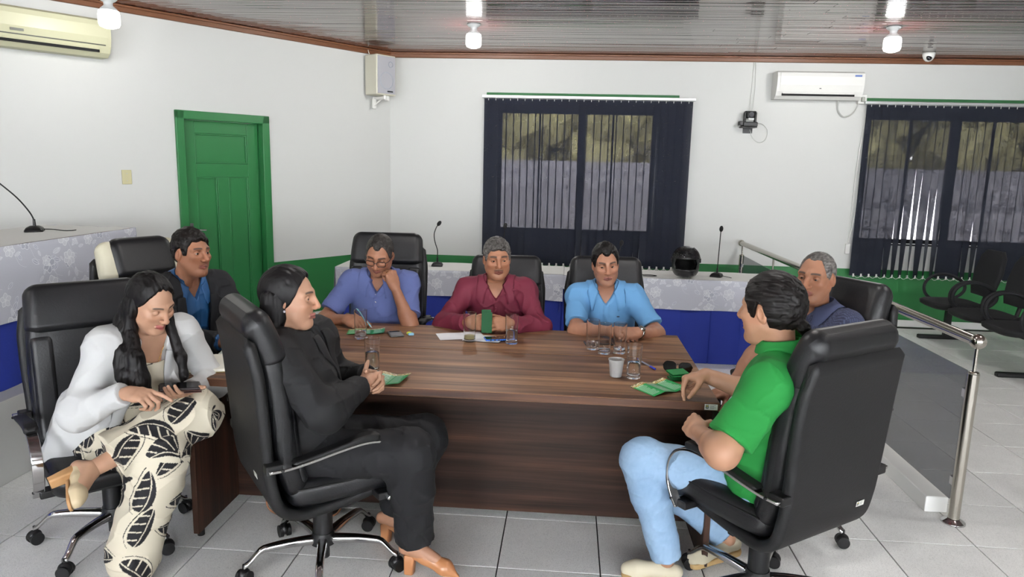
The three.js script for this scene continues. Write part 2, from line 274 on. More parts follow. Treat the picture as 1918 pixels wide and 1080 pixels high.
function blind(x0, x1, twists, label, name, mat = M_slat) {
  const top = 2.385, bot = 0.565, z = ZB + 0.075, t = thing(name, label, 'blind', [0, 0, 0]);
  part(t, 'headrail', merge(box(x1 - x0 + 0.06, 0.03, 0.045, (x0 + x1) / 2, top + 0.022, z, 0.004), box(x1 - x0 - 0.1, 0.02, 0.06, (x0 + x1) / 2, top + 0.03, ZB + 0.035, 0.003)), M.alu, 'pale aluminium head rail');
  const n = Math.round((x1 - x0) / 0.08), pitch = (x1 - x0) / n, r = rng(Math.round(x0 * 100) + 900), rows = 14;
  const tick = merge(box(0.006, 0.03, 0.008, 0, 0, 0, 0.002)), wt = box(0.018, 0.036, 0.006, 0, 0, 0, 0.002), chains = [];
  for (let i = 0; i < n; i++) {
    const x = x0 + (i + 0.5) * pitch, base = 0.10 + (r() - 0.5) * 0.08, tw = twists[i] || [0, 0, 0];
    const pos = [], uv = [], idx = [];
    for (let k = 0; k <= rows; k++) {
      const y = lerp(top, bot, k / rows), a = base + tw[0] * sstepLin(tw[1], bot, y), sw = tw[2] * (k / rows), c = cos(a) * 0.0470, s = sin(a) * 0.0470;
      pos.push(x - c + sw, y, z + s, x + c + sw, y, z - s); uv.push(0.4 * i % 1, 1 - k / rows, 0.4 * i % 1 + 0.35, 1 - k / rows);
      if (k < rows) { const q = k * 2; idx.push(q, q + 2, q + 1, q + 1, q + 2, q + 3); }
    }
    const g = new THREE.BufferGeometry(); g.setAttribute('position', new THREE.Float32BufferAttribute(pos, 3)); g.setAttribute('uv', new THREE.Float32BufferAttribute(uv, 2)); g.setIndex(idx); g.computeVertexNormals();
    const sl = part(t, 'slat', g, mat);
    const cl = part(sl, 'carrier_clip', tick, M.white); cl.position.set(x, top - 0.005, z + 0.006);
    const w = part(sl, 'slat_weight', wt, M.white); w.position.set(x + tw[2], bot + 0.005, z + 0.002);
    if (i) chains.push(tube([[x - pitch, bot + 0.01, z + 0.008], [x - pitch * 0.75, bot - 0.012, z + 0.012], [x - pitch * 0.5, bot - 0.02, z + 0.014], [x - pitch * 0.25, bot - 0.012, z + 0.012], [x, bot + 0.01, z + 0.008]], 0.0022, 10, 5));
  }
  part(t, 'bottom_chain', merge(chains), M.white, 'thin white bead chain along the slat weights');
  return t;
}
function sstepLin(y0, y1, y) { return y0 <= y1 ? 0 : clamp((y0 - y) / (y0 - y1), 0, 1); }
{
  const tw1 = {}; tw1[13] = [0.85, 2.1, 0]; tw1[16] = [0.66, 1.4, 0]; tw1[21] = [0.74, 1.7, 0]; tw1[5] = [0.68, 1.3, 0]; tw1[4] = [0.55, 1.1, 0];
  blind(-0.955, 1.29, tw1, 'dark navy vertical slat blind over the window behind the meeting table', 'vertical_blind');
  const tw2 = {}; [[4, 0.58, 1.1], [5, 0.74, 1.5], [6, 0.70, 1.55], [7, 0.98, 2.1], [8, 0.6, 1.2], [9, 0.90, 1.9], [10, 0.74, 1.55], [14, 0.6, 1.3], [15, 0.78, 1.4]].forEach(([i, a, y]) => { tw2[i] = [a, y, 0]; });
  const b2 = blind(3.105, 5.30, tw2, 'dark navy vertical slat blind with bright gaps at the right edge of the room', 'vertical_blind', M_slat2);
  part(b2, 'pull_cord', merge(tube([[3.12, 2.38, ZB + 0.05], [3.085, 1.8, ZB + 0.03], [3.08, 0.92, ZB + 0.02]], 0.004, 20, 6), tube([[3.13, 2.38, ZB + 0.06], [3.11, 1.8, ZB + 0.06], [3.10, 1.2, ZB + 0.05], [3.08, 0.95, ZB + 0.03]], 0.004, 20, 6), box(0.05, 0.11, 0.02, 3.078, 0.85, ZB + 0.015, 0.004)), M.white, 'white pull cord with weight');
  struct('trim_3', box(2.1, 0.05, 0.02, 0.105, 2.43, ZB + 0.01, 0.004), std(0x2f6a3d, 0.7), 'green painted wooden batten above the blind', 'trim');
  struct('trim_4', box(2.6, 0.05, 0.02, 4.35, 2.435, ZB + 0.01, 0.004), std(0x2f6a3d, 0.7), 'green painted wooden batten above the right blind', 'trim');
}
// outside, seen dimly through the blinds: pale yard wall, ground and a hedge
{
  struct('ground_outside', bxr(-12, 16, -0.25, -0.2, -30, -8.3), std(0x9a968c, 0.95), 'pale ground outside the windows', 'ground');
  struct('wall_yard', bxr(-12, 16, -0.2, 1.75, -11.6, -11.4), std(0x8f8b92, 0.9), 'pale grey yard wall outside the windows', 'wall');
  const blobs = []; const r = rng(4);
  for (let i = 0; i < 260; i++) { const g = new THREE.IcosahedronGeometry(0.35 + r() * 0.4, 1); const p = g.attributes.position, o = r() * 99; for (let k = 0; k < p.count; k++) { const f = 1 + 0.35 * noise3(p.getX(k) * 5 + o, p.getY(k) * 5, p.getZ(k) * 5); p.setXYZ(k, p.getX(k) * f, p.getY(k) * f, p.getZ(k) * f); } g.computeVertexNormals(); g.translate(-10 + r() * 24, 1.5 + r() * 3.2, -12.6 - r() * 1.4); blobs.push(g); }
  const hedge = single('hedge', 'yellow green hedge rising behind the yard wall outside', 'hedge', merge(blobs), std(0x9c9568, 0.9)); hedge.userData.kind = 'stuff';
}
// ---------------------------------------------------------------- lamps
LAMPS.forEach(([x, z], i) => {
  const lab = i === 0 ? 'white bulb lamp hanging from the ceiling left of the middle window' : i === 1 ? 'white bulb lamp hanging from the ceiling beside the dome camera' : i === 2 ? 'white drum shaped bulb lamp beside the old cream air conditioner' : ['white bulb lamp on the ceiling above the meeting table, outside the picture', 'white bulb lamp on the ceiling above the handrail, outside the picture', 'white bulb lamp on the ceiling added over the right table end to brighten the top, outside the picture', 'white bulb lamp on the ceiling above the podium, outside the picture'][i - 3];
  const drop = i === 2 ? 0.13 : 0, t = thing('ceiling_lamp', lab, 'lamp', [x, H - drop, z], 0);
  part(t, 'lamp_base', lathe([[0.001, 0.004], [0.055, 0.004], [0.058, -0.01], [0.045, -0.022], [0.03, -0.03], [0.028, -0.05], [0.05, -0.07], [0.062, -0.085], [0.001, -0.086]]), std(0xd8dcdc, 0.4));
  if (drop) part(t, 'stem', merge(cyl(0.03, 0.03, drop + 0.002, 0, drop / 2, 0), cyl(0.06, 0.05, 0.012, 0, drop - 0.006, 0)), std(0xd8dcdc, 0.4));
  const bulb = part(t, 'light_bulb', lathe([[0.001, -0.086], [0.064, -0.087], [0.069, -0.11], [0.069, -0.17], [0.06, -0.19], [0.03, -0.202], [0.001, -0.205]]), new THREE.MeshStandardMaterial({ color: 0xffffff, emissive: LAMP_COL, emissiveIntensity: 3.2, roughness: 0.4 }));
  const l = new THREE.PointLight(LAMP_COL, LAMP_CD * (i === 2 ? 0.3 : 1), 0, 2); l.position.set(0, -0.145, 0); l.castShadow = true; l.shadow.radius = 3.2; l.name = 'lamp_light'; t.add(l);
});
// ---------------------------------------------------------------- meeting table: two desks back to back
function desk(name, label, z0, z1, front) { // z0 nearer to the viewer
  const x0 = -1.612, x1 = 0.640, zc = (z0 + z1) / 2, t = thing(name, label, 'desk', [(x0 + x1) / 2, 0, zc]);
  const W = x1 - x0, D = z0 - z1, e = 0.0015;
  part(t, 'desktop', box(W, 0.036, D - 0.004, 0, 0.732, 0, 0.003), M.wood);
  part(t, 'edge_band', merge(box(W + 0.002, 0.030, 0.003, 0, 0.732, D / 2 - 0.001, e), box(W + 0.002, 0.030, 0.003, 0, 0.732, -D / 2 + 0.001, e), box(0.003, 0.03, D - 0.004, W / 2, 0.732, 0, e, 'z'), box(0.003, 0.03, D - 0.004, -W / 2, 0.732, 0, e, 'z')), M.woodEdge);
  const pz0 = front ? D / 2 - 0.004 : D / 2 - 0.08, pz1 = front ? -D / 2 + 0.05 : -D / 2 + 0.004;
  for (const s of [-1, 1]) {
    const p = part(t, 'end_panel', box(0.026, 0.69, pz0 - pz1, s * (W / 2 - 0.013), 0.369, (pz0 + pz1) / 2, 0.002, 'y'), M.woodShaded);
    for (const z of [pz0 - 0.04, pz1 + 0.04]) part(p, 'foot', cyl(0.016, 0.016, 0.024, s * (W / 2 - 0.013), 0.012, z, 14), M.plastic);
  }
  const mz = front ? D / 2 - 0.40 : D / 2 - 0.14;
  const mod = part(t, 'modesty_panel', box(W - 0.054, 0.69, 0.018, 0, 0.369, mz, 0.002), M.woodShaded);
  if (front) {
    part(t, 'drawer_lock', merge(cyl(0.011, 0.011, 0.016, 0, 0, 0, 16).rotateZ(PI / 2).translate(-W / 2 + 0.034, 0.585, D / 2 - 0.30), sph(0.008, -W / 2 + 0.046, 0.585, D / 2 - 0.30), box(0.004, 0.02, 0.006, -W / 2 + 0.03, 0.55, D / 2 - 0.31, 0.001)), M.chrome, 'small chrome lock');
    part(t, 'asset_tag', box(0.052, 0.024, 0.0015, W / 2 - 0.034, 0.731, D / 2 + 0.001, 0.0005), tagMat());
  }
  return t;
}
let _tag; function tagMat() {
  if (_tag) return _tag;
  const t = canvasTex(128, 64, (c, w, h) => { c.fillStyle = '#e6e6df'; c.fillRect(0, 0, w, h); c.fillStyle = '#3b4a44'; c.fillRect(10, 10, 30, 40); c.fillStyle = '#b7a53a'; c.fillRect(15, 15, 20, 12); c.fillStyle = '#e6e6df'; c.fillRect(18, 32, 14, 6); c.fillStyle = '#50514e'; for (let i = 0; i < 4; i++) c.fillRect(50, 12 + i * 11, 62 - (i % 2) * 18, 4); });
  t.repeat.set(1 / 0.052, 1 / 0.024); t.offset.set(0.5, 0.5); t.wrapS = t.wrapT = THREE.RepeatWrapping;
  return _tag = std(0xffffff, 0.4, { map: t });
}
desk('meeting_desk', 'dark walnut desk nearest the viewer with deep front panel', -2.803, -3.442, true);
desk('meeting_desk', 'dark walnut desk behind the front one, under the three seated men’s arms', -3.446, -3.968, false);

// ---------------------------------------------------------------- office chairs (local: faces +z)
const CH = (() => {
  const o = {};
  o.shell = sweepYZ([[0.25, 0.405], [0.12, 0.372], [-0.06, 0.350], [-0.17, 0.357], [-0.235, 0.405], [-0.262, 0.50], [-0.274, 0.62], [-0.284, 0.76], [-0.298, 0.92], [-0.322, 1.055]], 60, s => lerp(0.43, 0.505, sstep(0.1, 0.5, s)) + 0.018 * sstep(0.6, 0.85, s) - 0.035 * sstep(0.88, 1, s), 0.044, 0.02, 0, 0.5);
  o.cushion = sweepYZ([[-0.15, 0.43], [-0.188, 0.53], [-0.205, 0.66], [-0.218, 0.80], [-0.236, 0.92], [-0.254, 1.0]], 40, s => 0.455 + 0.03 * sin(s * PI), 0.085, 0.034, 0, [0.5, 0.2]);
  o.bolster = [-1, 1].map(k => sweepYZ([[-0.14, 0.47], [-0.166, 0.57], [-0.180, 0.70], [-0.195, 0.84], [-0.212, 0.94]], 30, s => 0.085, 0.05, 0.022, k * 0.185, 0.6));
  o.headrest = sweepYZ([[-0.228, 0.935], [-0.243, 0.985], [-0.262, 1.045], [-0.285, 1.10], [-0.312, 1.138]], 40, s => 0.475 - 0.03 * s * s, s => 0.115 - 0.012 * s, 0.05, 0, [0.35, 0.55]);
  o.headwrap = sweepYZ([[-0.218, 0.925], [-0.233, 0.985], [-0.252, 1.045], [-0.278, 1.105], [-0.315, 1.145]], 40, s => 0.36, s => 0.135, 0.055, 0, [0.4, 0.55]);
  o.seat = sweepYZ([[-0.20, 0.432], [-0.10, 0.428], [0.05, 0.434], [0.16, 0.438], [0.23, 0.425], [0.275, 0.39]], 40, s => lerp(0.46, 0.505, sstep(0, 0.5, s)) - 0.03 * sstep(0.8, 1, s), 0.105, 0.04, 0, [0.5, 0.55]);
  o.seatSeam = [-1, 1].map(k => tube([[k * 0.238, 0.462, -0.17], [k * 0.249, 0.463, 0], [k * 0.249, 0.468, 0.15], [k * 0.235, 0.452, 0.245]], 0.004, 24, 6));
  o.arm = k => sweepYZ([[-0.285, 0.583], [-0.22, 0.583], [-0.14, 0.592], [-0.02, 0.612], [0.07, 0.622], [0.13, 0.616], [0.185, 0.588], [0.215, 0.535], [0.215, 0.465], [0.188, 0.405], [0.162, 0.372]], 60, 0.040, 0.011, 0.003, k * 0.287, 0.0);
  o.pad = k => sweepYZ([[-0.20, 0.598], [-0.12, 0.609], [-0.01, 0.628], [0.08, 0.640], [0.135, 0.634]], 30, 0.05, s => 0.018 + 0.012 * sstep(0.3, 0.8, s), 0.009, k * 0.287, 0.6);
  o.bracket = k => [merge(box(0.05, 0.035, 0.06, k * 0.262, 0.583, -0.262, 0.006), sph(0.006, k * 0.308, 0.585, -0.24)), merge(box(0.07, 0.03, 0.06, k * 0.25, 0.38, 0.16, 0.005), sph(0.006, k * 0.305, 0.40, 0.185))];
  o.mech = merge(box(0.20, 0.035, 0.26, 0, 0.333, -0.02, 0.008), cyl(0.045, 0.05, 0.05, 0, 0.315, 0));
  o.lift = merge(cyl(0.040, 0.040, 0.20, 0, 0.215, 0, 28), cyl(0.025, 0.025, 0.04, 0, 0.32, 0, 20), cyl(0.052, 0.044, 0.05, 0, 0.125, 0, 28), cyl(0.025, 0.025, 0.10, 0, 0.085, 0, 20));
  o.lever = merge(rod([0.03, 0.33, -0.02], [0.15, 0.325, -0.02], 0.006), box(0.06, 0.012, 0.03, 0.17, 0.322, -0.02, 0.005), tube([[0.06, 0.33, 0.06], [0.065, 0.28, 0.065], [0.05, 0.235, 0.06], [0.04, 0.28, 0.055], [0.05, 0.33, 0.05]], 0.006, 24, 6));
  o.leg = (() => { const rings = []; for (let i = 0; i <= 18; i++) { const s = i / 18, r = 0.035 + 0.285 * s, y = 0.118 + 0.012 * sin(s * PI * 0.9) - 0.052 * sstep(0.72, 1, s), w = lerp(0.044, 0.026, s), h = lerp(0.040, 0.022, s); rings.push(ringRR(w, h, min(w, h) * 0.42, 4).map(([a, b]) => [a, y + b, r])); } return loft(rings); })();
  o.hood = merge(sph(0.027, 0, 0.036, 0, 0.85, 1, 1.05, 16, 12), rod([0, 0.05, 0], [0, 0.082, 0], 0.006));
  o.wheel = [-1, 1].map(k => cyl(0.027, 0.027, 0.017, 0, 0, 0, 20).rotateZ(PI / 2).translate(k * 0.017, 0.0272, 0));
  return o;
})();
function officeChair(label, [x, z], turn, { lift = 0, baseTurn = 0, cream = false, tag = false, recline = 0 } = {}) {
  const t = thing('office_chair', label, 'chair', [x, 0, z], turn);
  const L = cream ? M.creamLeather : M.leather;
  const up = m => { m.position.y += lift; return m; };
  up(part(t, 'back_shell', CH.shell, M.leather2)); 
  up(part(t, 'seat', CH.seat, L)); for (const g of CH.seatSeam) up(part(t, 'seat_piping', g, M.seam));
  up(part(t, 'backrest', CH.cushion, L)); for (const g of CH.bolster) up(part(t, 'side_bolster', g, L));
  up(part(t, 'headrest', CH.headrest, L)); if (cream) up(part(t, 'headrest_cover', CH.headwrap, M.leather, 'black headrest cover'));
  for (const k of [-1, 1]) { const a = up(part(t, 'armrest', CH.arm(k), M.chrome, 'chrome armrest loop')); part(a, 'arm_pad', CH.pad(k), M.leather2, 'black arm pad'); for (const g of CH.bracket(k)) part(a, 'arm_bracket', g, M.plastic); }
  up(part(t, 'tilt_mechanism', CH.mech, M.plastic)); up(part(t, 'height_lever', CH.lever, M.plastic));
  part(t, 'gas_lift', CH.lift, M.plastic);
  for (let i = 0; i < 5; i++) {
    const a = baseTurn + i * 2 * PI / 5, g = part(t, 'base_leg', CH.leg, M.chrome); g.rotation.y = a;
    const c = part(t, 'caster', CH.hood, M.plastic); c.position.set(sin(a) * 0.318, 0, cos(a) * 0.318); c.rotation.y = a + 0.9 + i; for (const w of CH.wheel) part(c, 'wheel', w, M.plastic);
  }
  if (tag) { const g = box(0.052, 0.024, 0.0015, 0, 0, 0, 0.0005), m = up(part(t, 'asset_tag', g, tagMat())); m.position.set(tag[0], tag[1] + lift, tag[2]); m.rotation.set(-0.12, PI, 0); m.scale.setScalar(0.85); }
  return t;
}
M.creamLeather = phys(0xcfcab2, 0.42, { bumpMap: texNoise, bumpScale: 0.0004 });
const face = (dx, dz) => Math.atan2(dx, dz);
officeChair('black leather office chair under the woman in white', [-1.963, -2.785], 0.80, { baseTurn: 0.45, lift: -0.03 });
officeChair('cream leather chair with black headrest beside the covered podium table', [-2.19, -3.69], face(0.87, 0.49), { cream: true, lift: 0.06 });
officeChair('black leather office chair under the woman in black', [-0.975, -2.685], 2.235, { baseTurn: -0.70, lift: 0.005, tag: [-0.10, 0.50, -0.286] });
officeChair('tall black leather office chair behind the man in the blue polo shirt', [-1.163, -4.30], 0.05, { lift: 0.07 });
officeChair('black leather office chair behind the man in the maroon shirt', [-0.37, -4.36], 0.08, { lift: -0.06 });
officeChair('black leather office chair behind the man in the light blue shirt', [0.272, -4.30], 0.06, { lift: -0.04 });
officeChair('black leather office chair under the man in the green shirt', [0.79, -2.61], -2.52, { baseTurn: 0.15, lift: 0.035, tag: [-0.16, 0.475, -0.283] });
officeChair('black leather office chair behind the man in the pinstriped navy shirt', [1.12, -3.36], -1.04, { baseTurn: 1.64, lift: 0.03 });

// ---------------------------------------------------------------- handrail with dark glass
{
  const t = thing('glass_balustrade', 'stainless handrail with smoked glass panels on a white curb', 'railing', [1.94, 0, -3.4]);
  const X = z => -0.02 * (z + 0) / 4.6; // slight drift of the run
  part(t, 'handrail', rod([0, 0.912, 0], [-0.025, 0.885, -4.56], 0.026, 0.026, 24), M.steel);
  for (const z of [0, -4.56]) part(t, 'end_ball', sph(0.036, z ? -0.025 : 0, z ? 0.885 : 0.912, z), M.steel);
  part(t, 'curb', box(0.11, 0.085, 4.50, -0.035, 0.0425, -2.345, 0.006), M.white, 'white painted curb');
  const posts = [[0, 0], [-0.008, -1.67], [-0.016, -3.33], [-0.025, -4.5]];
  posts.forEach(([x, z], i) => {
    const y0 = i ? 0.085 : 0;
    const p = part(t, 'post', merge(rod([x, y0, z], [x, 0.755, z], 0.026, 0.026, 24), lathe([[0.001, 0.755], [0.026, 0.755], [0.022, 0.765], [0.001, 0.768]]).translate(x, 0, z), rod([x, 0.76, z], [x, 0.9, z], 0.0085, 0.0085, 14)), M.steel);
    part(p, 'base_flange', lathe([[0.001, 0], [0.055, 0], [0.053, 0.008], [0.03, 0.02], [0.027, 0.024], [0.001, 0.024]]).translate(x, y0, z), M.chrome);
  });
  const gm = phys(0x4a545e, 0.05, { transparent: true, opacity: 0.5 });
  for (let i = 0; i + 1 < posts.length; i++) {
    const [xa, za] = posts[i], [xb, zb] = posts[i + 1], g = part(t, 'glass_panel', box(0.008, 0.66, za - zb - 0.09, (xa + xb) / 2, 0.43, (za + zb) / 2, 0.002, 'z'), gm, 'smoked glass panel');
    for (const z of [za - 0.035, zb + 0.035]) for (const y of [0.2, 0.65]) part(g, 'glass_clamp', box(0.022, 0.045, 0.04, (xa + xb) / 2, y, z, 0.004), M.chrome);
  }
}
// ---------------------------------------------------------------- podium on the left with its covered table
{
  const s = struct('podium', null, null, 'raised pale podium step on the left side', 'podium');
  part(s, 'platform', box(2.17, 0.435, 8.6, -3.91, 0.2175, -1.0, 0.004), std(0xb9bab6, 0.5, { bumpMap: texWall, bumpScale: 0.001 }));
}
const laceTex = canvasTex(1024, 1024, (c, w, h) => {
  c.fillStyle = '#c3c5cf'; c.fillRect(0, 0, w, h); const r = rng(8); c.lineCap = 'round';
  const put = (x, y, f) => { for (const dx of [-w, 0, w]) for (const dy of [-h, 0, h]) { c.save(); c.translate(x + dx, y + dy); f(); c.restore(); } };
  const petal = (len, wid, fill) => { c.beginPath(); c.moveTo(0, 0); c.bezierCurveTo(wid, -len * 0.3, wid, -len * 0.8, 0, -len); c.bezierCurveTo(-wid, -len * 0.8, -wid, -len * 0.3, 0, 0); if (fill) c.fill(); c.stroke(); };
  for (let i = 0; i < 18; i++) {
    const x = r() * w, y = r() * h, a0 = r() * 7, sc = 0.75 + r() * 0.6, n = 5 + Math.floor(r() * 2), seed = r();
    put(x, y, () => { c.rotate(a0); c.scale(sc, sc); c.lineWidth = 4; c.strokeStyle = '#eceef2'; c.fillStyle = seed > 0.5 ? '#d3d5dc' : '#b3b6c3'; for (let k = 0; k < n; k++) { c.rotate(2 * PI / n); petal(62, 30, true); } c.fillStyle = '#e4e6ea'; c.beginPath(); c.arc(0, 0, 13, 0, 7); c.fill(); });
    for (let k = 0; k < 3; k++) { const b = a0 + k * 2.1 + seed; put(x + cos(b) * 95 * sc, y + sin(b) * 95 * sc, () => { c.rotate(b + PI / 2 + 0.4); c.scale(sc, sc); c.lineWidth = 3.5; c.strokeStyle = '#e6e8ee'; c.fillStyle = k % 2 ? '#b6b9c6' : '#d0d2da'; petal(70, 20, true); c.beginPath(); c.moveTo(0, 0); c.lineTo(0, -60); c.stroke(); }); }
    put(x, y, () => { c.lineWidth = 3; c.strokeStyle = '#dfe1e7'; c.beginPath(); c.moveTo(40, 40); c.bezierCurveTo(90, 70, 60, 150, 130 + seed * 60, 170); c.stroke(); });
  }
});
laceTex.wrapS = laceTex.wrapT = THREE.RepeatWrapping; laceTex.repeat.set(1 / 0.62, 1 / 0.62);
M.lace = std(0xffffff, 0.8, { map: laceTex, side: THREE.DoubleSide, bumpMap: laceTex, bumpScale: 0.0008 });
M.clothTop = std(0xdedfdc, 0.85, { side: THREE.DoubleSide });
M.skirt = std(0x1d3396, 0.75, { side: THREE.DoubleSide, bumpMap: texNoise, bumpScale: 0.0005 });
// a table wearing a lace cloth and a blue pleated skirt; local x along its length, front faces +z
function dressedTable(name, label, L, D, Ht, drop, pos, turn, { hem = () => 0, seed = 1, pleat = 0.25, overL = 0.0 } = {}) {
  const t = thing(name, label, 'table', pos, turn);
  part(t, 'tabletop', box(L - 0.02, 0.025, D - 0.02, 0, Ht - 0.0135, 0), M.wood);
  for (const [a, b] of [[-1, -1], [-1, 1], [1, -1], [1, 1]]) part(t, 'leg', box(0.04, Ht - 0.03, 0.04, a * (L / 2 - 0.06), (Ht - 0.03) / 2, b * (D / 2 - 0.06), 0.004, 'y'), M.alu);
  const nx = Math.round(L / 0.04), sheet = (f, nv, u0, u1) => {
    const pos = [], uv = [], idx = []; for (let j = 0; j <= nv; j++) for (let i = 0; i <= nx; i++) { const p = f(u0 + (u1 - u0) * i / nx, j / nv); pos.push(p[0], p[1], p[2]); uv.push(p[3], p[4]); if (i < nx && j < nv) { const a = j * (nx + 1) + i; idx.push(a, a + nx + 1, a + 1, a + 1, a + nx + 1, a + nx + 2); } }
    const g = new THREE.BufferGeometry(); g.setAttribute('position', new THREE.Float32BufferAttribute(pos, 3)); g.setAttribute('uv', new THREE.Float32BufferAttribute(uv, 2)); g.setIndex(idx); g.computeVertexNormals(); return g;
  };
  const wob = (x, k) => noise3(x * 3.1, k * 1.7, seed);
  // top, rolled front edge and hanging front are one sheet
  const cloth = sheet((x, v) => {
    const e = 0.015, s = v * (drop + hem(x)); let y, z;
    { const q = s; z = D / 2 + 0.012 + min(q, e) * 0.4 + 0.01 * wob(x * 1.3, 3) * q / drop + 0.012 * sin(x * 11 + seed) * (q / drop) ** 1.5; y = Ht + 0.002 - q; }
    return [x, y, z, x, -s];
  }, 26, -L / 2 - overL, L / 2 + overL);
  part(t, 'cloth_front', cloth, M.lace, 'hanging front of the floral lace tablecloth');
  part(t, 'cloth_top', sheet((x, v) => { const z = lerp(-D / 2 - 0.03, D / 2 + 0.008, v); return [x, Ht + 0.003 + 0.002 * wob(x * 2, v * 6), z, x, -z]; }, 10, -L / 2 - overL, L / 2 + overL), M.clothTop, 'plain white top of the tablecloth');
  for (const k of [-1, 1]) part(t, 'cloth_end', sheet((u, v) => { const z = lerp(-D / 2 - 0.02, D / 2 + 0.02, (u + 1) / 2), q = v * (drop * (1.0 + 0.25 * u)); return [k * (L / 2 + overL + 0.004 + 0.02 * v), Ht + 0.003 - q, z, z, -q]; }, 10, -1, 1), M.lace, 'hanging end of the lace tablecloth');
  // skirt of box pleats
  const n = Math.round(L / pleat), pw = L / n, sh = Ht - drop * 0.45;
  for (let i = 0; i < n; i++) {
    const xa = -L / 2 + i * pw, g = (() => {
      const pos = [], uv = [], idx = [], cols = [[0, -0.022], [0.006, 0], [0.3, 0.006], [0.7, 0.005], [0.98, 0], [1.06, -0.018]], rows = 8;
      for (let j = 0; j <= rows; j++) cols.forEach(([u, d]) => { const v = j / rows; pos.push(xa + u * pw + 0.008 * wob(i * 3.3 + u, v * 2) * v, sh * (1 - v) + 0.004, D / 2 - 0.012 + d * (0.6 + 0.8 * v) + 0.006 * wob(i + u * 2, v * 3 + 7) * v); uv.push(xa + u * pw, -v * sh); });
      const m = cols.length; for (let j = 0; j < rows; j++) for (let k = 0; k + 1 < m; k++) { const a = j * m + k; idx.push(a, a + m, a + 1, a + 1, a + m, a + m + 1); }
      const gg = new THREE.BufferGeometry(); gg.setAttribute('position', new THREE.Float32BufferAttribute(pos, 3)); gg.setAttribute('uv', new THREE.Float32BufferAttribute(uv, 2)); gg.setIndex(idx); gg.computeVertexNormals(); return gg;
    })();
    part(t, 'skirt_pleat', g, M.skirt, i ? undefined : 'royal blue pleated skirt');
  }
  for (const k of [-1, 1]) part(t, 'skirt_end', sheet((u, v) => { const z = lerp(-D / 2 + 0.02, D / 2 - 0.015, (u + 1) / 2); return [k * (L / 2 - 0.01), sh * (1 - v) + 0.004, z, z, -v * sh]; }, 4, -1, 1), M.skirt);
  return t;
}
dressedTable('podium_table', 'long table on the podium under a floral lace cloth with blue skirt', 3.6, 0.6, 0.76, 0.38, [-3.235, 0.435, -2.78], PI / 2, { seed: 3, hem: x => 0.03 * sin(x * 1.4) });
dressedTable('side_table', 'lace covered table with blue skirt behind the blue polo and maroon shirts', 1.98, 0.46, 0.747, 0.225, [-1.03, 0, -6.33], 0, { seed: 7, hem: x => -0.02 * sin(x * 2) + 0.03 * sstep(0.6, 0.95, x), overL: 0.02 });
dressedTable('side_table', 'lace covered table with blue skirt carrying the motorcycle helmet', 1.80, 0.46, 0.742, 0.265, [0.875, 0, -6.335], 0, { seed: 12, hem: x => -0.16 * sstep(-0.6, -0.95, x) });
// ---------------------------------------------------------------- signed distance toolkit
const smin = (a, b, k) => { const h = k - abs(a - b); return h > 0 ? min(a, b) - h * h / (4 * k) : min(a, b); };
const smax = (a, b, k) => -smin(-a, -b, k);
function dCap(px, py, pz, a, b, ra, rb) { const bx = b[0] - a[0], by = b[1] - a[1], bz = b[2] - a[2], qx = px - a[0], qy = py - a[1], qz = pz - a[2]; const t = clamp((qx * bx + qy * by + qz * bz) / (bx * bx + by * by + bz * bz + 1e-12), 0, 1); return hypot(qx - bx * t, qy - by * t, qz - bz * t) - (ra + (rb - ra) * t); }
function dEll(x, y, z, rx, ry, rz) { const k0 = hypot(x / rx, y / ry, z / rz), k1 = hypot(x / (rx * rx), y / (ry * ry), z / (rz * rz)); return k1 < 1e-9 ? -min(rx, ry, rz) : k0 * (k0 - 1) / k1; }
// field of primitives joined smoothly; prim: {t:'c',a,b,ra,rb} or {t:'e',c,r,m}
class Field {
  constructor(k = 0.03) { this.p = []; this.k = k; this.cuts = []; }
  cap(a, b, ra, rb = ra, o = {}) { const c = [0, 1, 2].map(i => (a[i] + b[i]) / 2); this.p.push({ t: 0, a, b, ra, rb, c, R: hypot(a[0] - b[0], a[1] - b[1], a[2] - b[2]) / 2 + max(ra, rb), k: o.k ?? this.k, cut: o.cut }); return this; }
  ell(c, r, fr, o = {}) { this.p.push({ t: 1, c, r, fr, R: max(...r), k: o.k ?? this.k, cut: o.cut }); return this; }
  d(x, y, z) {
    let d = 1e3;
    for (const p of this.p) {
      if (hypot(x - p.c[0], y - p.c[1], z - p.c[2]) - p.R > d + p.k) continue;
      let e; if (p.t === 0) e = dCap(x, y, z, p.a, p.b, p.ra, p.rb);
      else { const q = [x - p.c[0], y - p.c[1], z - p.c[2]], f = p.fr; e = dEll(q[0] * f[0][0] + q[1] * f[0][1] + q[2] * f[0][2], q[0] * f[1][0] + q[1] * f[1][1] + q[2] * f[1][2], q[0] * f[2][0] + q[1] * f[2][1] + q[2] * f[2][2], ...p.r); }
      if (p.cut) for (const [c, n] of p.cut) e = max(e, (x - c[0]) * n[0] + (y - c[1]) * n[1] + (z - c[2]) * n[2]);
      d = d > 500 ? e : smin(d, e, p.k);
    }
    return d;
  }
  bounds(m = 0.03) { const lo = [1e9, 1e9, 1e9], hi = [-1e9, -1e9, -1e9]; for (const p of this.p) for (let i = 0; i < 3; i++) { const ex = p.t === 0 ? [min(p.a[i] - p.ra, p.b[i] - p.rb), max(p.a[i] + p.ra, p.b[i] + p.rb)] : [p.c[i] - p.R, p.c[i] + p.R]; lo[i] = min(lo[i], ex[0] - m); hi[i] = max(hi[i], ex[1] + m); } return [lo, hi]; }
}
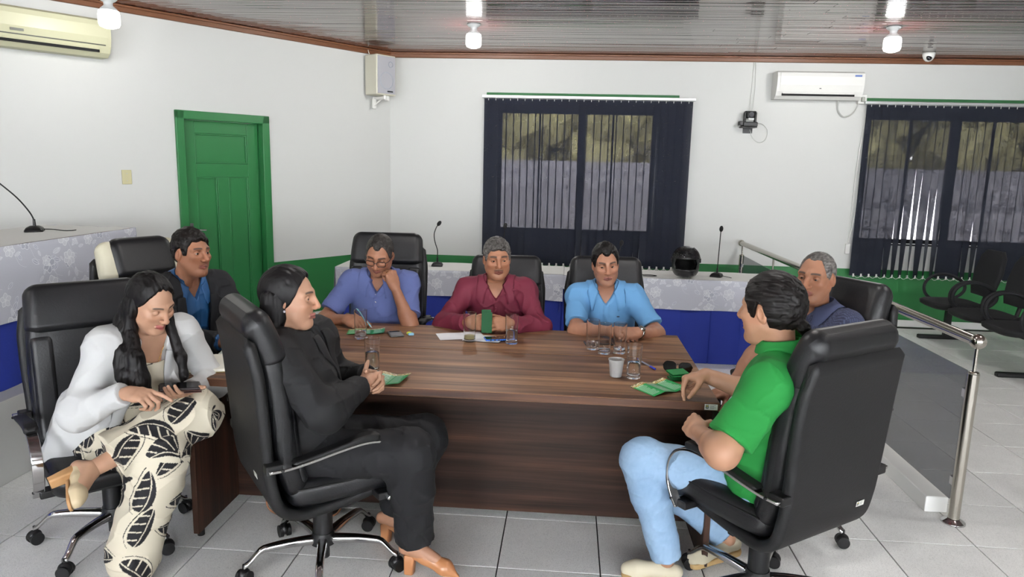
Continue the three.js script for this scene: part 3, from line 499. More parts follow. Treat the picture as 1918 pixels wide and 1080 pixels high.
// surface nets on a sparse grid; normals from the field
function meshSDF(f, lo, hi, cell, color) {
  const n = [0, 1, 2].map(i => Math.ceil((hi[i] - lo[i]) / cell) + 2), [nx, ny, nz] = n, D = new Float32Array(nx * ny * nz), B = 4, lim = cell * (B * 0.87 + 2) * 1.25;
  for (let bz = 0; bz < nz; bz += B) for (let by = 0; by < ny; by += B) for (let bx = 0; bx < nx; bx += B) {
    const c = f(lo[0] + (bx + 1.5) * cell, lo[1] + (by + 1.5) * cell, lo[2] + (bz + 1.5) * cell), far = abs(c) > lim;
    for (let z = bz; z < min(bz + B, nz); z++) for (let y = by; y < min(by + B, ny); y++) for (let x = bx; x < min(bx + B, nx); x++) D[(z * ny + y) * nx + x] = far ? c : f(lo[0] + x * cell, lo[1] + y * cell, lo[2] + z * cell);
  }
  const id = new Int32Array(nx * ny * nz).fill(-1), pos = [], nor = [], col = [], idx = [], e = cell * 0.35;
  const off = [[0, 0, 0], [1, 0, 0], [0, 1, 0], [1, 1, 0], [0, 0, 1], [1, 0, 1], [0, 1, 1], [1, 1, 1]], ed = [[0, 1], [2, 3], [4, 5], [6, 7], [0, 2], [1, 3], [4, 6], [5, 7], [0, 4], [1, 5], [2, 6], [3, 7]], v = new Float32Array(8);
  for (let z = 0; z + 1 < nz; z++) for (let y = 0; y + 1 < ny; y++) for (let x = 0; x + 1 < nx; x++) {
    let s = 0; for (let i = 0; i < 8; i++) { v[i] = D[((z + off[i][2]) * ny + y + off[i][1]) * nx + x + off[i][0]]; if (v[i] < 0) s++; }
    if (!s || s === 8) continue;
    let sx = 0, sy = 0, sz = 0, c = 0;
    for (const [a, b] of ed) if ((v[a] < 0) !== (v[b] < 0)) { const t = v[a] / (v[a] - v[b]); sx += off[a][0] + (off[b][0] - off[a][0]) * t; sy += off[a][1] + (off[b][1] - off[a][1]) * t; sz += off[a][2] + (off[b][2] - off[a][2]) * t; c++; }
    let px = lo[0] + (x + sx / c) * cell, py = lo[1] + (y + sy / c) * cell, pz = lo[2] + (z + sz / c) * cell;
    const a = f(px + e, py - e, pz - e), b = f(px - e, py - e, pz + e), g = f(px - e, py + e, pz - e), h = f(px + e, py + e, pz + e);
    let gx = a - b - g + h, gy = -a - b + g + h, gz = -a + b - g + h; const L = hypot(gx, gy, gz) || 1; gx /= L; gy /= L; gz /= L;
    const m = clamp((a + b + g + h) / 4, -cell * 0.5, cell * 0.5); px -= gx * m; py -= gy * m; pz -= gz * m;
    id[(z * ny + y) * nx + x] = pos.length / 3; pos.push(px, py, pz); nor.push(gx, gy, gz); if (color) { const k = color(px, py, pz, gx, gy, gz); col.push(k[0], k[1], k[2]); }
  }
  const at = (x, y, z) => id[(z * ny + y) * nx + x];
  const quad = (a, b, c, d, flip) => { if (a < 0 || b < 0 || c < 0 || d < 0) return; flip ? idx.push(a, c, b, a, d, c) : idx.push(a, b, c, a, c, d); };
  for (let z = 1; z + 1 < nz; z++) for (let y = 1; y + 1 < ny; y++) for (let x = 1; x + 1 < nx; x++) {
    const s = D[(z * ny + y) * nx + x] < 0;
    if (s !== D[(z * ny + y) * nx + x + 1] < 0) quad(at(x, y - 1, z - 1), at(x, y, z - 1), at(x, y, z), at(x, y - 1, z), !s);
    if (s !== D[(z * ny + y + 1) * nx + x] < 0) quad(at(x - 1, y, z - 1), at(x - 1, y, z), at(x, y, z), at(x, y, z - 1), !s);
    if (s !== D[((z + 1) * ny + y) * nx + x] < 0) quad(at(x - 1, y - 1, z), at(x, y - 1, z), at(x, y, z), at(x - 1, y, z), !s);
  }
  const g = new THREE.BufferGeometry(); g.setAttribute('position', new THREE.Float32BufferAttribute(pos, 3)); g.setAttribute('normal', new THREE.Float32BufferAttribute(nor, 3));
  if (color) g.setAttribute('color', new THREE.Float32BufferAttribute(col, 3)); g.setIndex(idx); return g;
}
const joinC = gs => mergeGeometries(gs.map(g => { for (const k of Object.keys(g.attributes)) if (!['position', 'normal', 'color'].includes(k)) g.deleteAttribute(k); return g; }));
// small vector algebra on arrays
const add = (a, b, k = 1) => [a[0] + b[0] * k, a[1] + b[1] * k, a[2] + b[2] * k], sub = (a, b) => [a[0] - b[0], a[1] - b[1], a[2] - b[2]], mul = (a, k) => [a[0] * k, a[1] * k, a[2] * k];
const dot = (a, b) => a[0] * b[0] + a[1] * b[1] + a[2] * b[2], cross = (a, b) => [a[1] * b[2] - a[2] * b[1], a[2] * b[0] - a[0] * b[2], a[0] * b[1] - a[1] * b[0]], len = a => hypot(a[0], a[1], a[2]), unit = a => mul(a, 1 / (len(a) || 1)), mix = (a, b, t) => [0, 1, 2].map(i => a[i] + (b[i] - a[i]) * t);
const lin = hex => { const c = new THREE.Color(hex); return [c.r, c.g, c.b]; };
function ik(S, W, a, b, pole) { // elbow or knee of a two-bone chain, bent towards pole
  let d = sub(W, S), L = len(d); const u = unit(d); L = min(L, (a + b) * 0.999); const x = (a * a - b * b + L * L) / (2 * L), h = Math.sqrt(max(0, a * a - x * x)); let p = sub(pole, mul(u, dot(pole, u))); p = unit(p); return [add(add(S, u, x), p, h), add(S, u, L)];
}
// ---------------------------------------------------------------- head (local: x left, y up, z forward)
function headField(o) {
  const { w = 1, jaw = 1, fat = 0, nose = 1, brow = 1, lip = 1, lid = 0.5, neck = [0, -0.16, -0.045], neckR = 0.056, female = 0 } = o;
  const nb = neck, n0 = [0, -0.06, -0.03];
  return (x, y, z) => {
    const ax = abs(x) / w;
    let d = dEll(ax, y - 0.028, z + 0.012, 0.076, 0.092, 0.097);
    d = smin(d, dEll(ax, y + 0.030, z - 0.026, 0.061, 0.084, 0.064), 0.03);
    d = smin(d, dCap(ax, y, z, [0.046 * jaw, -0.045, -0.003], [0.020 * jaw, -0.095, 0.056], 0.020, 0.018), 0.03);
    d = smin(d, dCap(ax, y, z, [0, -0.100, 0.070], [0.008, -0.100, 0.068], 0.019, 0.018), 0.022);
    d = smin(d, dEll(ax - 0.043, y + 0.018, z - 0.060, 0.022, 0.018, 0.022), 0.026);
    if (fat > 0) { d = smin(d, hypot(ax - 0.036, y + 0.055, z - 0.030) - 0.024 - 0.008 * fat, 0.03); d = smin(d, dEll(ax, y + 0.098, z - 0.018, 0.040, 0.018 + 0.008 * fat, 0.040), 0.03); }
    d = smin(d, dCap(ax, y, z, [0.008, 0.030, 0.0850], [0.047, 0.028, 0.0665], 0.0115 * brow, 0.011 * brow), 0.016);
    d = smin(d, dCap(ax, y, z, n0, nb, neckR * 0.96, neckR), 0.025);
    if (z > 0.02) {
      d = smax(d, -(hypot((ax - 0.033) * 0.92, (y - 0.007) * 1.2, z - 0.0935) - 0.0205), 0.010);
      d = smin(d, dCap(ax, y, z, [0, 0.016, 0.0905], [0, -0.026, 0.100 + 0.011 * nose], 0.0078, 0.0118 * nose), 0.012);
      d = smin(d, dEll(ax - 0.0135 * nose, y + 0.031, z - 0.101, 0.009 * nose, 0.008, 0.011), 0.007);
      d = smax(d, -(dEll(ax - 0.0075, y + 0.0395, z - 0.108, 0.0042, 0.003, 0.005)), 0.003);
      d = smin(d, dCap(ax, y, z, [0, -0.0585, 0.0945], [0.023, -0.064, 0.0815], 0.0068 * lip, 0.003), 0.006);
      d = smin(d, dCap(ax, y, z, [0, -0.0705, 0.0925], [0.021, -0.066, 0.0815], 0.0078 * lip, 0.003), 0.006);
      d = smax(d, -(dCap(ax, y, z, [0, -0.0645, 0.1015], [0.026, -0.0655, 0.0885], 0.0022, 0.0016)), 0.003);
      // lids over the eyeball
      const ex = ax - 0.0325, ey = y - 0.007, ez = z - 0.0700, r = hypot(ex, ey, ez);
      const up = max(r - 0.0148, -(ey + ez * 0.0 - lerp(0.0062, -0.0058, lid) + 38 * ex * ex)), lo = max(r - 0.0140, ey + 0.0055 - 42 * ex * ex);
      d = smin(d, up, 0.0025); d = smin(d, lo, 0.0025);
    }
    const er = ax - 0.0765, ey = y + 0.004, ez = z + 0.010, c = 0.96, s = 0.28; // ear, leaning back
    const ry = ey * c + ez * s, rz = -ey * s + ez * c;
    let ear = dEll(er - 0.3 * max(0, -rz) * 0.6, ry, rz, 0.0085, 0.031, 0.0185); ear = smax(ear, -(dEll(er - 0.009, ry - 0.003, rz - 0.002, 0.0065, 0.019, 0.010)), 0.004);
    d = smin(d, ear, 0.006);
    return d;
  };
}
function headColor(o) {
  const skin = lin(o.skin), dark = mul(skin, 0.80), lipc = lin(o.lips || '#8a4a42'), browc = lin(o.browCol || '#1a1210'), red = [skin[0] * 1.03, skin[1] * 0.86, skin[2] * 0.80];
  const beard = o.beard || 0, must = o.must || 0, bc = lin(o.beardCol || '#2a211c'), w = o.w || 1, bt = o.browThick || 1;
  return (x, y, z) => {
    const ax = abs(x) / w; let c = skin;
    const mott = 0.5 + 0.5 * noise3(x * 60, y * 60, z * 60); c = mix(c, mul(c, 0.93), mott * 0.6);
    c = mix(c, red, 0.45 * Math.exp(-((ax - 0.045) ** 2 + (y + 0.025) ** 2) / 0.0006) * (z > 0.03 ? 1 : 0) + (z > 0.10 ? 0.45 : 0));
    if (z > 0.02) {
      const by = 0.0335 - 6 * (ax - 0.030) ** 2 + (o.browAngle || 0) * (ax - 0.03), bm = sstep(0.0062 * bt, 0.0028 * bt, abs(y - by)) * sstep(0.010, 0.016, ax) * sstep(0.056, 0.048, ax);
      c = mix(c, browc, 0.88 * bm);
      const lm = sstep(0.0125, 0.009, abs(y + 0.0645)) * sstep(0.0265, 0.021, ax) * sstep(0.076, 0.084, z); c = mix(c, lipc, 0.85 * lm);
      const ln = sstep(0.0018, 0.0008, abs(y + 0.0648)) * sstep(0.026, 0.022, ax) * (z > 0.08 ? 1 : 0); c = mix(c, mul(lipc, 0.3), 0.8 * ln);
      if (must) c = mix(c, bc, must * sstep(0.008, 0.004, abs(y + 0.0495 + ax * 0.18)) * sstep(0.032, 0.024, ax) * (z > 0.07 ? 1 : 0));
    }
    if (beard) c = mix(c, bc, beard * sstep(-0.028, -0.055, y + 0.25 * max(0, 0.05 - z)) * sstep(-0.135, -0.10, y) * sstep(-0.01, 0.015, z) * (abs(y + 0.0645) < 0.009 && ax < 0.022 ? 0 : 1) * (0.75 + 0.25 * noise3(x * 300, y * 300, z * 300)));
    if (abs(ax) > 0.07 && y > -0.04 && y < 0.04) c = mix(c, red, 0.4);
    return c;
  };
}
const HL = { // hairline height over the bearing round the head (degrees, 90 = front, -90 = nape)
  short: [[-90, -0.080], [-45, -0.070], [-22, -0.045], [-10, 0.020], [10, 0.026], [18, -0.018], [33, -0.020], [40, 0.030], [55, 0.062], [70, 0.062], [90, 0.070]],
  receding: [[-90, -0.080], [-45, -0.070], [-22, -0.045], [-10, 0.020], [10, 0.026], [18, -0.015], [33, -0.015], [40, 0.035], [52, 0.085], [66, 0.094], [90, 0.088]],
  widow: [[-90, -0.080], [-45, -0.070], [-22, -0.045], [-10, 0.020], [10, 0.026], [18, -0.02], [33, -0.02], [40, 0.035], [52, 0.075], [66, 0.088], [82, 0.070], [90, 0.066]],
  slick: [[-90, -0.135], [-45, -0.125], [-24, -0.085], [-13, -0.02], [-6, 0.018], [8, 0.026], [14, 0.0], [20, -0.030], [30, -0.030], [40, 0.015], [55, 0.066], [90, 0.082]],
  woman: [[-90, -0.16], [-45, -0.16], [-22, -0.16], [-10, -0.05], [4, -0.01], [20, 0.002], [32, 0.025], [46, 0.062], [66, 0.090], [90, 0.098]],
  back: [[-90, -0.16], [-45, -0.16], [-22, -0.16], [-4, -0.12], [6, -0.045], [20, -0.02], [32, 0.012], [44, 0.048], [60, 0.074], [90, 0.090]],
};
function hairField(o) {
  const tab = HL[o.line || 'short'], t = o.thick ?? 0.010, w = o.w || 1, up = o.top ?? 0;
  return (x, y, z) => {
    const ax = abs(x) / w, ph = Math.atan2(z + 0.005, ax) * 180 / PI; let yl = tab[0][1];
    for (let i = 0; i + 1 < tab.length; i++) if (ph >= tab[i][0] && ph <= tab[i + 1][0]) { const q = (ph - tab[i][0]) / (tab[i + 1][0] - tab[i][0]); yl = lerp(tab[i][1], tab[i + 1][1], q); }
    if (ph > 90) yl = tab[tab.length - 1][1];
    yl += 0.003 * noise3(x * 90, y * 20, z * 90);
    const hgt = up * sstep(0.03, 0.10, y);
    let d = dEll(ax, y - 0.030, z + 0.014, 0.0765 + t * (o.side ?? 0.75) + hgt * 0.3, 0.093 + t + hgt, 0.098 + t * 0.9 + hgt * 0.3);
    const st = o.strand || [70, 70, 18]; d -= (o.rough ?? 0.0022) * (noise3(x * st[0], y * st[1], z * st[2]) + 0.6 * noise3(x * st[0] * 2.3, y * st[1] * 2.3, z * st[2] * 2.3));
    d += (t * 0.85 + 0.001) * (1 - sstep(0.0, o.taper ?? 0.030, y - yl)) ** 2;
    d = smax(d, (yl - y) * 0.7, 0.005);
    return d;
  };
}
function hairColor(base, grey = 0, gcol = '#8d8a86', st = [70, 70, 18]) { const b = lin(base), g = lin(gcol); return (x, y, z) => { const n = 0.5 + 0.5 * noise3(x * st[0] * 2, y * st[1] * 2, z * st[2] * 2); const k = clamp((noise3(x * 160, y * 160, z * 60) * 0.5 + 0.5) * grey * 1.6 * (o_side(x, y, z)), 0, 1); return mix(mul(b, 0.6 + 0.8 * n), g, k); }; }
const o_side = (x, y, z) => 0.55 + 0.6 * sstep(0.03, 0.07, abs(x));
// ---------------------------------------------------------------- hand
function handField(F, W, D, N, right, { curl = [0.5, 0.5, 0.5, 0.5], thumb = [0.5, 0.4], spread = 0.06, s = 1 } = {}) {
  D = unit(D); N = unit(sub(N, mul(D, dot(N, D)))); const T = right ? cross(D, N) : cross(N, D);
  const P = (a, t, n) => add(add(add(W, D, a * s), T, t * s), N, n * s), tips = [];
  const K = [[0.086, 0.029], [0.090, 0.009], [0.085, -0.011], [0.077, -0.029]], Ls = [[0.043, 0.026, 0.021], [0.047, 0.029, 0.022], [0.043, 0.027, 0.021], [0.034, 0.021, 0.019]];
  K.forEach(([a, t], i) => { F.cap(P(0.006, t * 0.55, 0), P(a * 0.55, t * 0.85, -0.001), 0.0155 * s, 0.0145 * s, { k: 0.016 * s }); F.cap(P(a * 0.55, t * 0.85, -0.001), P(a, t, -0.003), 0.0145 * s, 0.0108 * s, { k: 0.012 * s }); });
  F.cap(P(0.02, 0.024, 0.006), P(0.045, 0.022, 0.007), 0.015 * s, 0.012 * s, { k: 0.014 * s }); F.cap(P(0.02, -0.02, 0.006), P(0.05, -0.022, 0.006), 0.013 * s, 0.011 * s, { k: 0.014 * s });
  K.forEach(([a, t], i) => {
    let p = P(a, t, -0.002), ang = 0; const c = Array.isArray(curl[i]) ? curl[i] : [curl[i] * 1.2, curl[i] * 1.5, curl[i] * 0.9], sp = (1.5 - i) * spread, rr = [0.0098, 0.0088, 0.0080, 0.0070].map(r => r * s * (i === 3 ? 0.88 : i === 0 ? 0.97 : 1));
    const base = unit(add(mul(D, cos(sp)), T, sin(sp)));
    for (let j = 0; j < 3; j++) { ang += c[j]; const dir = unit(add(mul(base, cos(ang)), N, sin(ang))), q = add(p, dir, Ls[i][j] * s); F.cap(p, q, rr[j], rr[j + 1], { k: j ? 0.003 * s : 0.006 * s }); p = q; }
    tips.push(p);
  });
  let p = P(0.022, 0.026, 0.006), a0 = thumb[0];
  const out = unit(add(add(mul(D, 0.62), T, 0.75 * (1 - a0) + 0.1), N, 0.25 + 0.75 * a0)); let dir = out;
  [[0.043, 0.0135, 0.0115], [0.034, 0.0110, 0.0098], [0.028, 0.0098, 0.0078]].forEach(([L, ra, rb], j) => { if (j) dir = unit(add(dir, add(mul(D, 0.6), add(mul(T, -0.55), N, 0.25)), thumb[1] * 0.7)); const q = add(p, dir, L * s); F.cap(p, q, ra * s, rb * s, { k: j ? 0.004 * s : 0.012 * s }); p = q; });
  tips.push(p);
  return { tips, P, D, N, T };
}
// ---------------------------------------------------------------- a seated person
function basisFrom(fwd, up) { const z = unit(fwd), x = unit(cross(up, z)), y = cross(z, x); return [x, y, z]; } // x left, y up, z forward
function headBasis(yawTo, pitch, roll) { // facing direction in the ground plane, pitch down positive, roll to the person's left positive
  let [x, y, z] = basisFrom([yawTo[0], 0, yawTo[1]], [0, 1, 0]);
  const rot = (v, k, a) => add(add(mul(v, cos(a)), cross(k, v), sin(a)), k, dot(k, v) * (1 - cos(a)));
  y = rot(y, x, pitch); z = rot(z, x, pitch); x = rot(x, z, -roll); y = rot(y, z, -roll); return [x, y, z];
}
function person(label, S) {
  const base = [S.pelvis[0], 0, S.pelvis[2]];
  const t = thing('person', label, 'person', base, 0); S.t = t;
  const put = (name, geo, mat, lab) => { geo.translate(-base[0], -base[1], -base[2]); return part(t, name, geo, mat, lab); }; S.put = put;
  const b = S.build || 1, fat = S.fat || 0;
  const P = S.pelvis, N = S.neck, U = unit(sub(N, P)); let fw = unit(sub([S.chestDir[0], 0, S.chestDir[1]], mul(U, dot([S.chestDir[0], 0, S.chestDir[1]], U)))); const X = unit(cross(U, fw)), Fr = [X, U, fw]; S.Fr = Fr;
  const Lt = len(sub(N, P)), at = (x, y, z) => add(add(add(P, X, x), U, y * Lt), fw, z); S.at = at;
  const sw = S.shoulder ?? 0.165 * b;
  S.sL = S.sL || at(sw, 0.90, 0.0); S.sR = S.sR || at(-sw, 0.90, 0.0);
  const ua = S.upperArm ?? 0.285 * b, fa = S.foreArm ?? 0.245 * b;
  for (const k of ['L', 'R']) if (S['w' + k]) { const [e, w] = ik(S['s' + k], S['w' + k], ua, fa, S['pole' + k] || [0, -1, 0]); S['e' + k] = e; S['w' + k] = w; }
  S.hL = S.hL || at(0.085 * b, 0.02, 0.02); S.hR = S.hR || at(-0.085 * b, 0.02, 0.02);
  const th = S.thigh ?? 0.43 * b, sh = S.shin ?? 0.415 * b;
  for (const k of ['L', 'R']) if (S['a' + k]) { const [e, w] = ik(S['h' + k], S['a' + k], th, sh, S['kpole' + k] || add(fw, [0, 1, 0], 0.6)); S['k' + k] = e; S['a' + k] = w; }
  // --- torso builder reused by skin and clothes
  S.torso = (F, e, o = {}) => {
    const fl = 0.018 * fat;
    F.ell(at(0, 0.06, 0.0), [0.165 * b + fl + e, 0.13 * b + e, 0.125 * b + fl + e], Fr, { k: 0.06 });
    F.ell(at(0, 0.34, 0.012 + fl * 0.9), [0.148 * b + fl * 1.3 + e, 0.17 * b + e, 0.110 * b + fl * 1.4 + e], Fr, { k: 0.07 });
    F.ell(at(0, 0.66, 0.006), [0.163 * b + fl + e, 0.17 * b + e, 0.108 * b + fl * 0.7 + e], Fr, { k: 0.07 });
    if (S.female) for (const s of [-1, 1]) F.ell(at(s * 0.068, 0.60, 0.075 + fl), [0.062 + e, 0.062 + e, 0.055 + e], Fr, { k: 0.04 });
    F.cap(add(S.sL, U, -0.004), add(S.sR, U, -0.004), 0.052 * b + e, 0.052 * b + e, { k: 0.06 });
    for (const s of [S.sL, S.sR]) F.cap(add(N, U, 0.0), add(s, U, 0.010), 0.042 * b + e * 0.8, 0.042 * b + e, { k: 0.05 });
    return F;
  };
  const armR = S.armR || [0.050, 0.041, 0.040, 0.027];
  S.arm = (F, k, e, cut, o = {}) => { // cut: fraction 0..2 along upper arm + forearm where it ends
    const s = S['s' + k], el = S['e' + k], w = S['w' + k]; if (!el) return; const q = o.k ?? 0.03, c = cut ?? 2;
    const seg = (a, bb, ra, rb, t) => { if (t >= 1) F.cap(a, bb, ra, rb, { k: q }); else { const m = mix(a, bb, t), dir = unit(sub(bb, a)); F.cap(a, add(m, dir, 0.06), ra, lerp(ra, rb, t), { k: q, cut: [[m, dir]] }); } };
    seg(s, el, (armR[0] * b + e) * 1.0, armR[1] * b + e + (o.flare || 0) * (c < 1 ? 1 : 0), min(c, 1));
    if (c > 1) { const m = mix(el, w, 0.28), tt = c - 1; if (!o.noMuscle) F.cap(el, m, armR[1] * b + e, armR[2] * b * 1.04 + e, { k: q }); seg(el, w, armR[2] * b + e, armR[3] * b + e + (o.flare || 0), tt); }
  };
  const legR = S.legR || [0.083, 0.060, 0.054, 0.036];
  S.leg = (F, k, e, cut, o = {}) => {
    const h = S['h' + k], kn = S['k' + k], a = S['a' + k]; if (!kn) return; const q = o.k ?? 0.04, r = o.r || legR;
    F.cap(h, kn, r[0] * b + e, r[1] * b + e, { k: q });
    const t = cut ?? 1, m = mix(kn, a, t), dir = unit(sub(a, kn)), r3 = o.hem ?? r[3] * b + e;
    F.cap(kn, mix(kn, a, 0.35), r[1] * b + e, (o.hem ? lerp(r[1] * b + e, o.hem, 0.35) : r[2] * b * 1.04 + e), { k: q, cut: t < 0.35 ? [[m, dir]] : undefined });
    F.cap(kn, t < 1 ? add(m, dir, 0.07) : a, (r[2] * b + e), r3, { k: q, cut: t < 1 ? [[m, dir]] : undefined });
  };
  // --- head
  const hb = S.hb, H = S.head, hm = new THREE.Matrix4().makeBasis(V(...hb[0]), V(...hb[1]), V(...hb[2])).setPosition(V(...H)), hs = S.headScale || 1;
  const toL = p => { const q = sub(p, H); return mul([dot(q, hb[0]), dot(q, hb[1]), dot(q, hb[2])], 1 / hs); }; S.toL = toL; S.fromL = p => add(add(add(H, hb[0], p[0] * hs), hb[1], p[1] * hs), hb[2], p[2] * hs);
  S.hm = hm; S.hs = hs;
  const place = g => { g.scale(hs, hs, hs); g.applyMatrix4(hm); return g; }; S.placeHead = place;
  const fo = { ...S.face, skin: S.skin, neck: toL(add(N, U, -0.03)) };
  const hf = headField(fo), nl = fo.neck;
  const hg = place(meshSDF(hf, [-0.105, min(-0.135, nl[1] - 0.02), min(-0.125, nl[2] - 0.08)], [0.105, 0.135, max(0.135, nl[2] + 0.08)], S.headCell || 0.0028, headColor(fo)));
  // --- skin
  const sk = lin(S.skin), skc = (x, y, z) => mul(sk, 0.95 + 0.07 * noise3(x * 55, y * 55, z * 55));
  const F = S.torso(new Field(0.05), -0.012); S.arm(F, 'L', 0); S.arm(F, 'R', 0); S.leg(F, 'L', -0.004); S.leg(F, 'R', -0.004);
  if (S.foot) S.foot(F);
  const [lo, hi] = F.bounds(); const gs = [hg, meshSDF((x, y, z) => F.d(x, y, z), lo, hi, 0.011, skc)];
  S.hands = {};
  for (const k of ['L', 'R']) if (S['hand' + k]) { const q = S['hand' + k], hF = new Field(0.01), w = S['w' + k]; const info = handField(hF, w, q.D, q.N, k === 'R', { s: S.handScale || 1, ...q }); hF.cap(add(w, unit(sub(S['e' + k], w)), 0.035), w, armR[3] * b * 1.02, armR[3] * b * 0.88, { k: 0.02 }); const [a, c] = hF.bounds(0.01); gs.push(meshSDF((x, y, z) => hF.d(x, y, z), a, c, 0.0032, skc)); S.hands[k] = info; }
  put('body', joinC(gs), M.skin, S.skinLabel);
  // --- eyes
  const lookv = S.look || [0, 0, 1];
  for (const s of [-1, 1]) {
    const g = new THREE.SphereGeometry(0.0128, 24, 18), p = g.attributes.position, c = new Float32Array(p.count * 3), lk = unit(lookv);
    for (let i = 0; i < p.count; i++) { const q = unit([p.getX(i), p.getY(i), p.getZ(i)]), a = Math.acos(clamp(dot(q, lk), -1, 1)); const k = a < 0.27 ? [0.004, 0.003, 0.003] : a < 0.60 ? [0.026, 0.012, 0.007] : [0.40, 0.35, 0.32]; c.set(k, i * 3); }
    g.setAttribute('color', new THREE.BufferAttribute(c, 3)); g.deleteAttribute('uv'); g.translate(s * 0.0325 * (S.face.w || 1), 0.007, 0.0702); put('eye', place(g), M.eye, s > 0 ? undefined : undefined);
  }
  // --- hair on the scalp
  if (S.hair) { const hF = hairField({ w: S.face.w, ...S.hair }), extra = S.hair.extra; const f = extra ? (x, y, z) => smin(hF(x, y, z), extra(x, y, z), 0.012) : hF; const bb = S.hair.box || [[-0.11, -0.13, -0.14], [0.11, 0.16, 0.12]]; put('hair', place(meshSDF(f, bb[0], bb[1], S.hair.cell || 0.0032, hairColor(S.hair.col || '#17120f', S.hair.grey || 0, S.hair.gcol, S.hair.strand))), M.hair, S.hair.label); }
  return S;
}
M.skin = phys(0xffffff, 0.52, { vertexColors: true, sheen: 0.15, sheenRoughness: 0.5 });
M.eye = std(0xffffff, 0.15, { vertexColors: true });
M.hair = phys(0xffffff, 0.5, { vertexColors: true, specularIntensity: 0.55 });
// creases: ridged noise stretched along a direction
const crease = (amp, fx, fy, fz, seed = 0) => (x, y, z) => {
  const a = x * 0.8 + y * 0.6, b = y * 0.8 - x * 0.6, n = noise3(a * fx + seed, b * fy, z * fz), m = noise3((x - z) * fx * 1.1 + seed + 7, y * fy * 1.6, (z + x) * fz * 0.9), q = noise3(x * fx * 2.3 + seed + 3, b * fy * 2.3, z * fz * 2.3);
  return amp * ((1 - abs(n)) ** 5 * 1.3 + (1 - abs(m)) ** 6 * 0.9 - 0.5 + 0.25 * q);
};
function cloth(S, name, F, { cell = 0.009, wr, carve, color, mat, label, m = 0.03 } = {}) {
  const f = (x, y, z) => { let d = F.d(x, y, z); if (wr && abs(d) < 0.05) d -= wr(x, y, z, S); if (carve) d = carve(d, x, y, z); return d; }, [lo, hi] = F.bounds(m);
  return S.put(name, meshSDF(f, lo, hi, cell, color), mat, label);
}
// turned-down shirt collar round the neck
function collar(S, { r = 0.064, h = 0.034, flare = 0.034, drop = 0.03, point = 0.05, gap = 0.35, mat, lean = 0.25, y0 = 0.0, name = 'collar' } = {}) { y0 += 0.030; r += 0.003; flare += 0.010;
  const [X, U, Fw] = S.Fr, ax = unit(add(U, sub(S.head, S.neck), 2.0)), f2 = unit(sub(Fw, mul(ax, dot(Fw, ax)))), x2 = cross(ax, f2), C = add(add(S.neck, ax, y0), f2, 0.008), rings = [], n = 36;
  for (let i = 0; i <= n; i++) {
    const a = lerp(-(PI - gap), PI - gap, i / n), back = cos(a), fr = sstep(0.2, -1, back), e = abs(i / n - 0.5) * 2, dir = add(mul(f2, -cos(a)), x2, sin(a)); // a = 0 behind the neck
    const dy = -lean * 0.10 * sstep(0.6, -1, back), P = (rr, y) => add(add(C, dir, rr), ax, y + dy);
    const tip = point * sstep(0.72, 1.0, e);
    rings.push([P(r, -0.012), P(r + 0.002, h), P(r + 0.006, h + 0.003), P(r + 0.011, h - 0.002), P(r + flare * 0.75, h - drop * 0.6 - tip * 0.4), P(r + flare, h - drop * 1.25 - tip), P(r + flare - 0.005, h - drop * 1.3 - tip), P(r + 0.008, -0.012)]);
  }
  if (S.shirtF) for (const r of rings) for (const i of [2, 3, 4, 5, 6]) for (let it = 0; it < 4; it++) { const p = r[i], want = i === 6 ? 0.002 : i === 4 ? 0.010 : 0.0065, d = S.shirtF.d(...p); if (d >= want) break; const e = 0.004, g = unit([S.shirtF.d(p[0] + e, p[1], p[2]) - d, S.shirtF.d(p[0], p[1] + e, p[2]) - d, S.shirtF.d(p[0], p[1], p[2] + e) - d]); r[i] = add(p, g, want - d); }
  return S.put(name, loft(rings), mat);
}
function torsoPoint(F, S, x, y, out = 0.3) { // point on a cloth surface in front of the torso axis
  let lo = -0.05, hi = out; for (let i = 0; i < 30; i++) { const m = (lo + hi) / 2, p = S.at(x, y, m); F.d(...p) < 0 ? lo = m : hi = m; } return [S.at(x, y, lo), lo];
}
function buttons(S, F, ys, mat, x = 0, r = 0.0055, extra = 0.002) { for (const y of ys) { const [p] = torsoPoint(F, S, x, y), g = new THREE.CylinderGeometry(r, r, 0.003, 14); g.rotateX(PI / 2); const q = add(p, S.Fr[2], extra); g.applyMatrix4(new THREE.Matrix4().makeBasis(V(...S.Fr[0]), V(...S.Fr[1]), V(...S.Fr[2])).setPosition(V(...q))); S.put('button', g, mat); } }
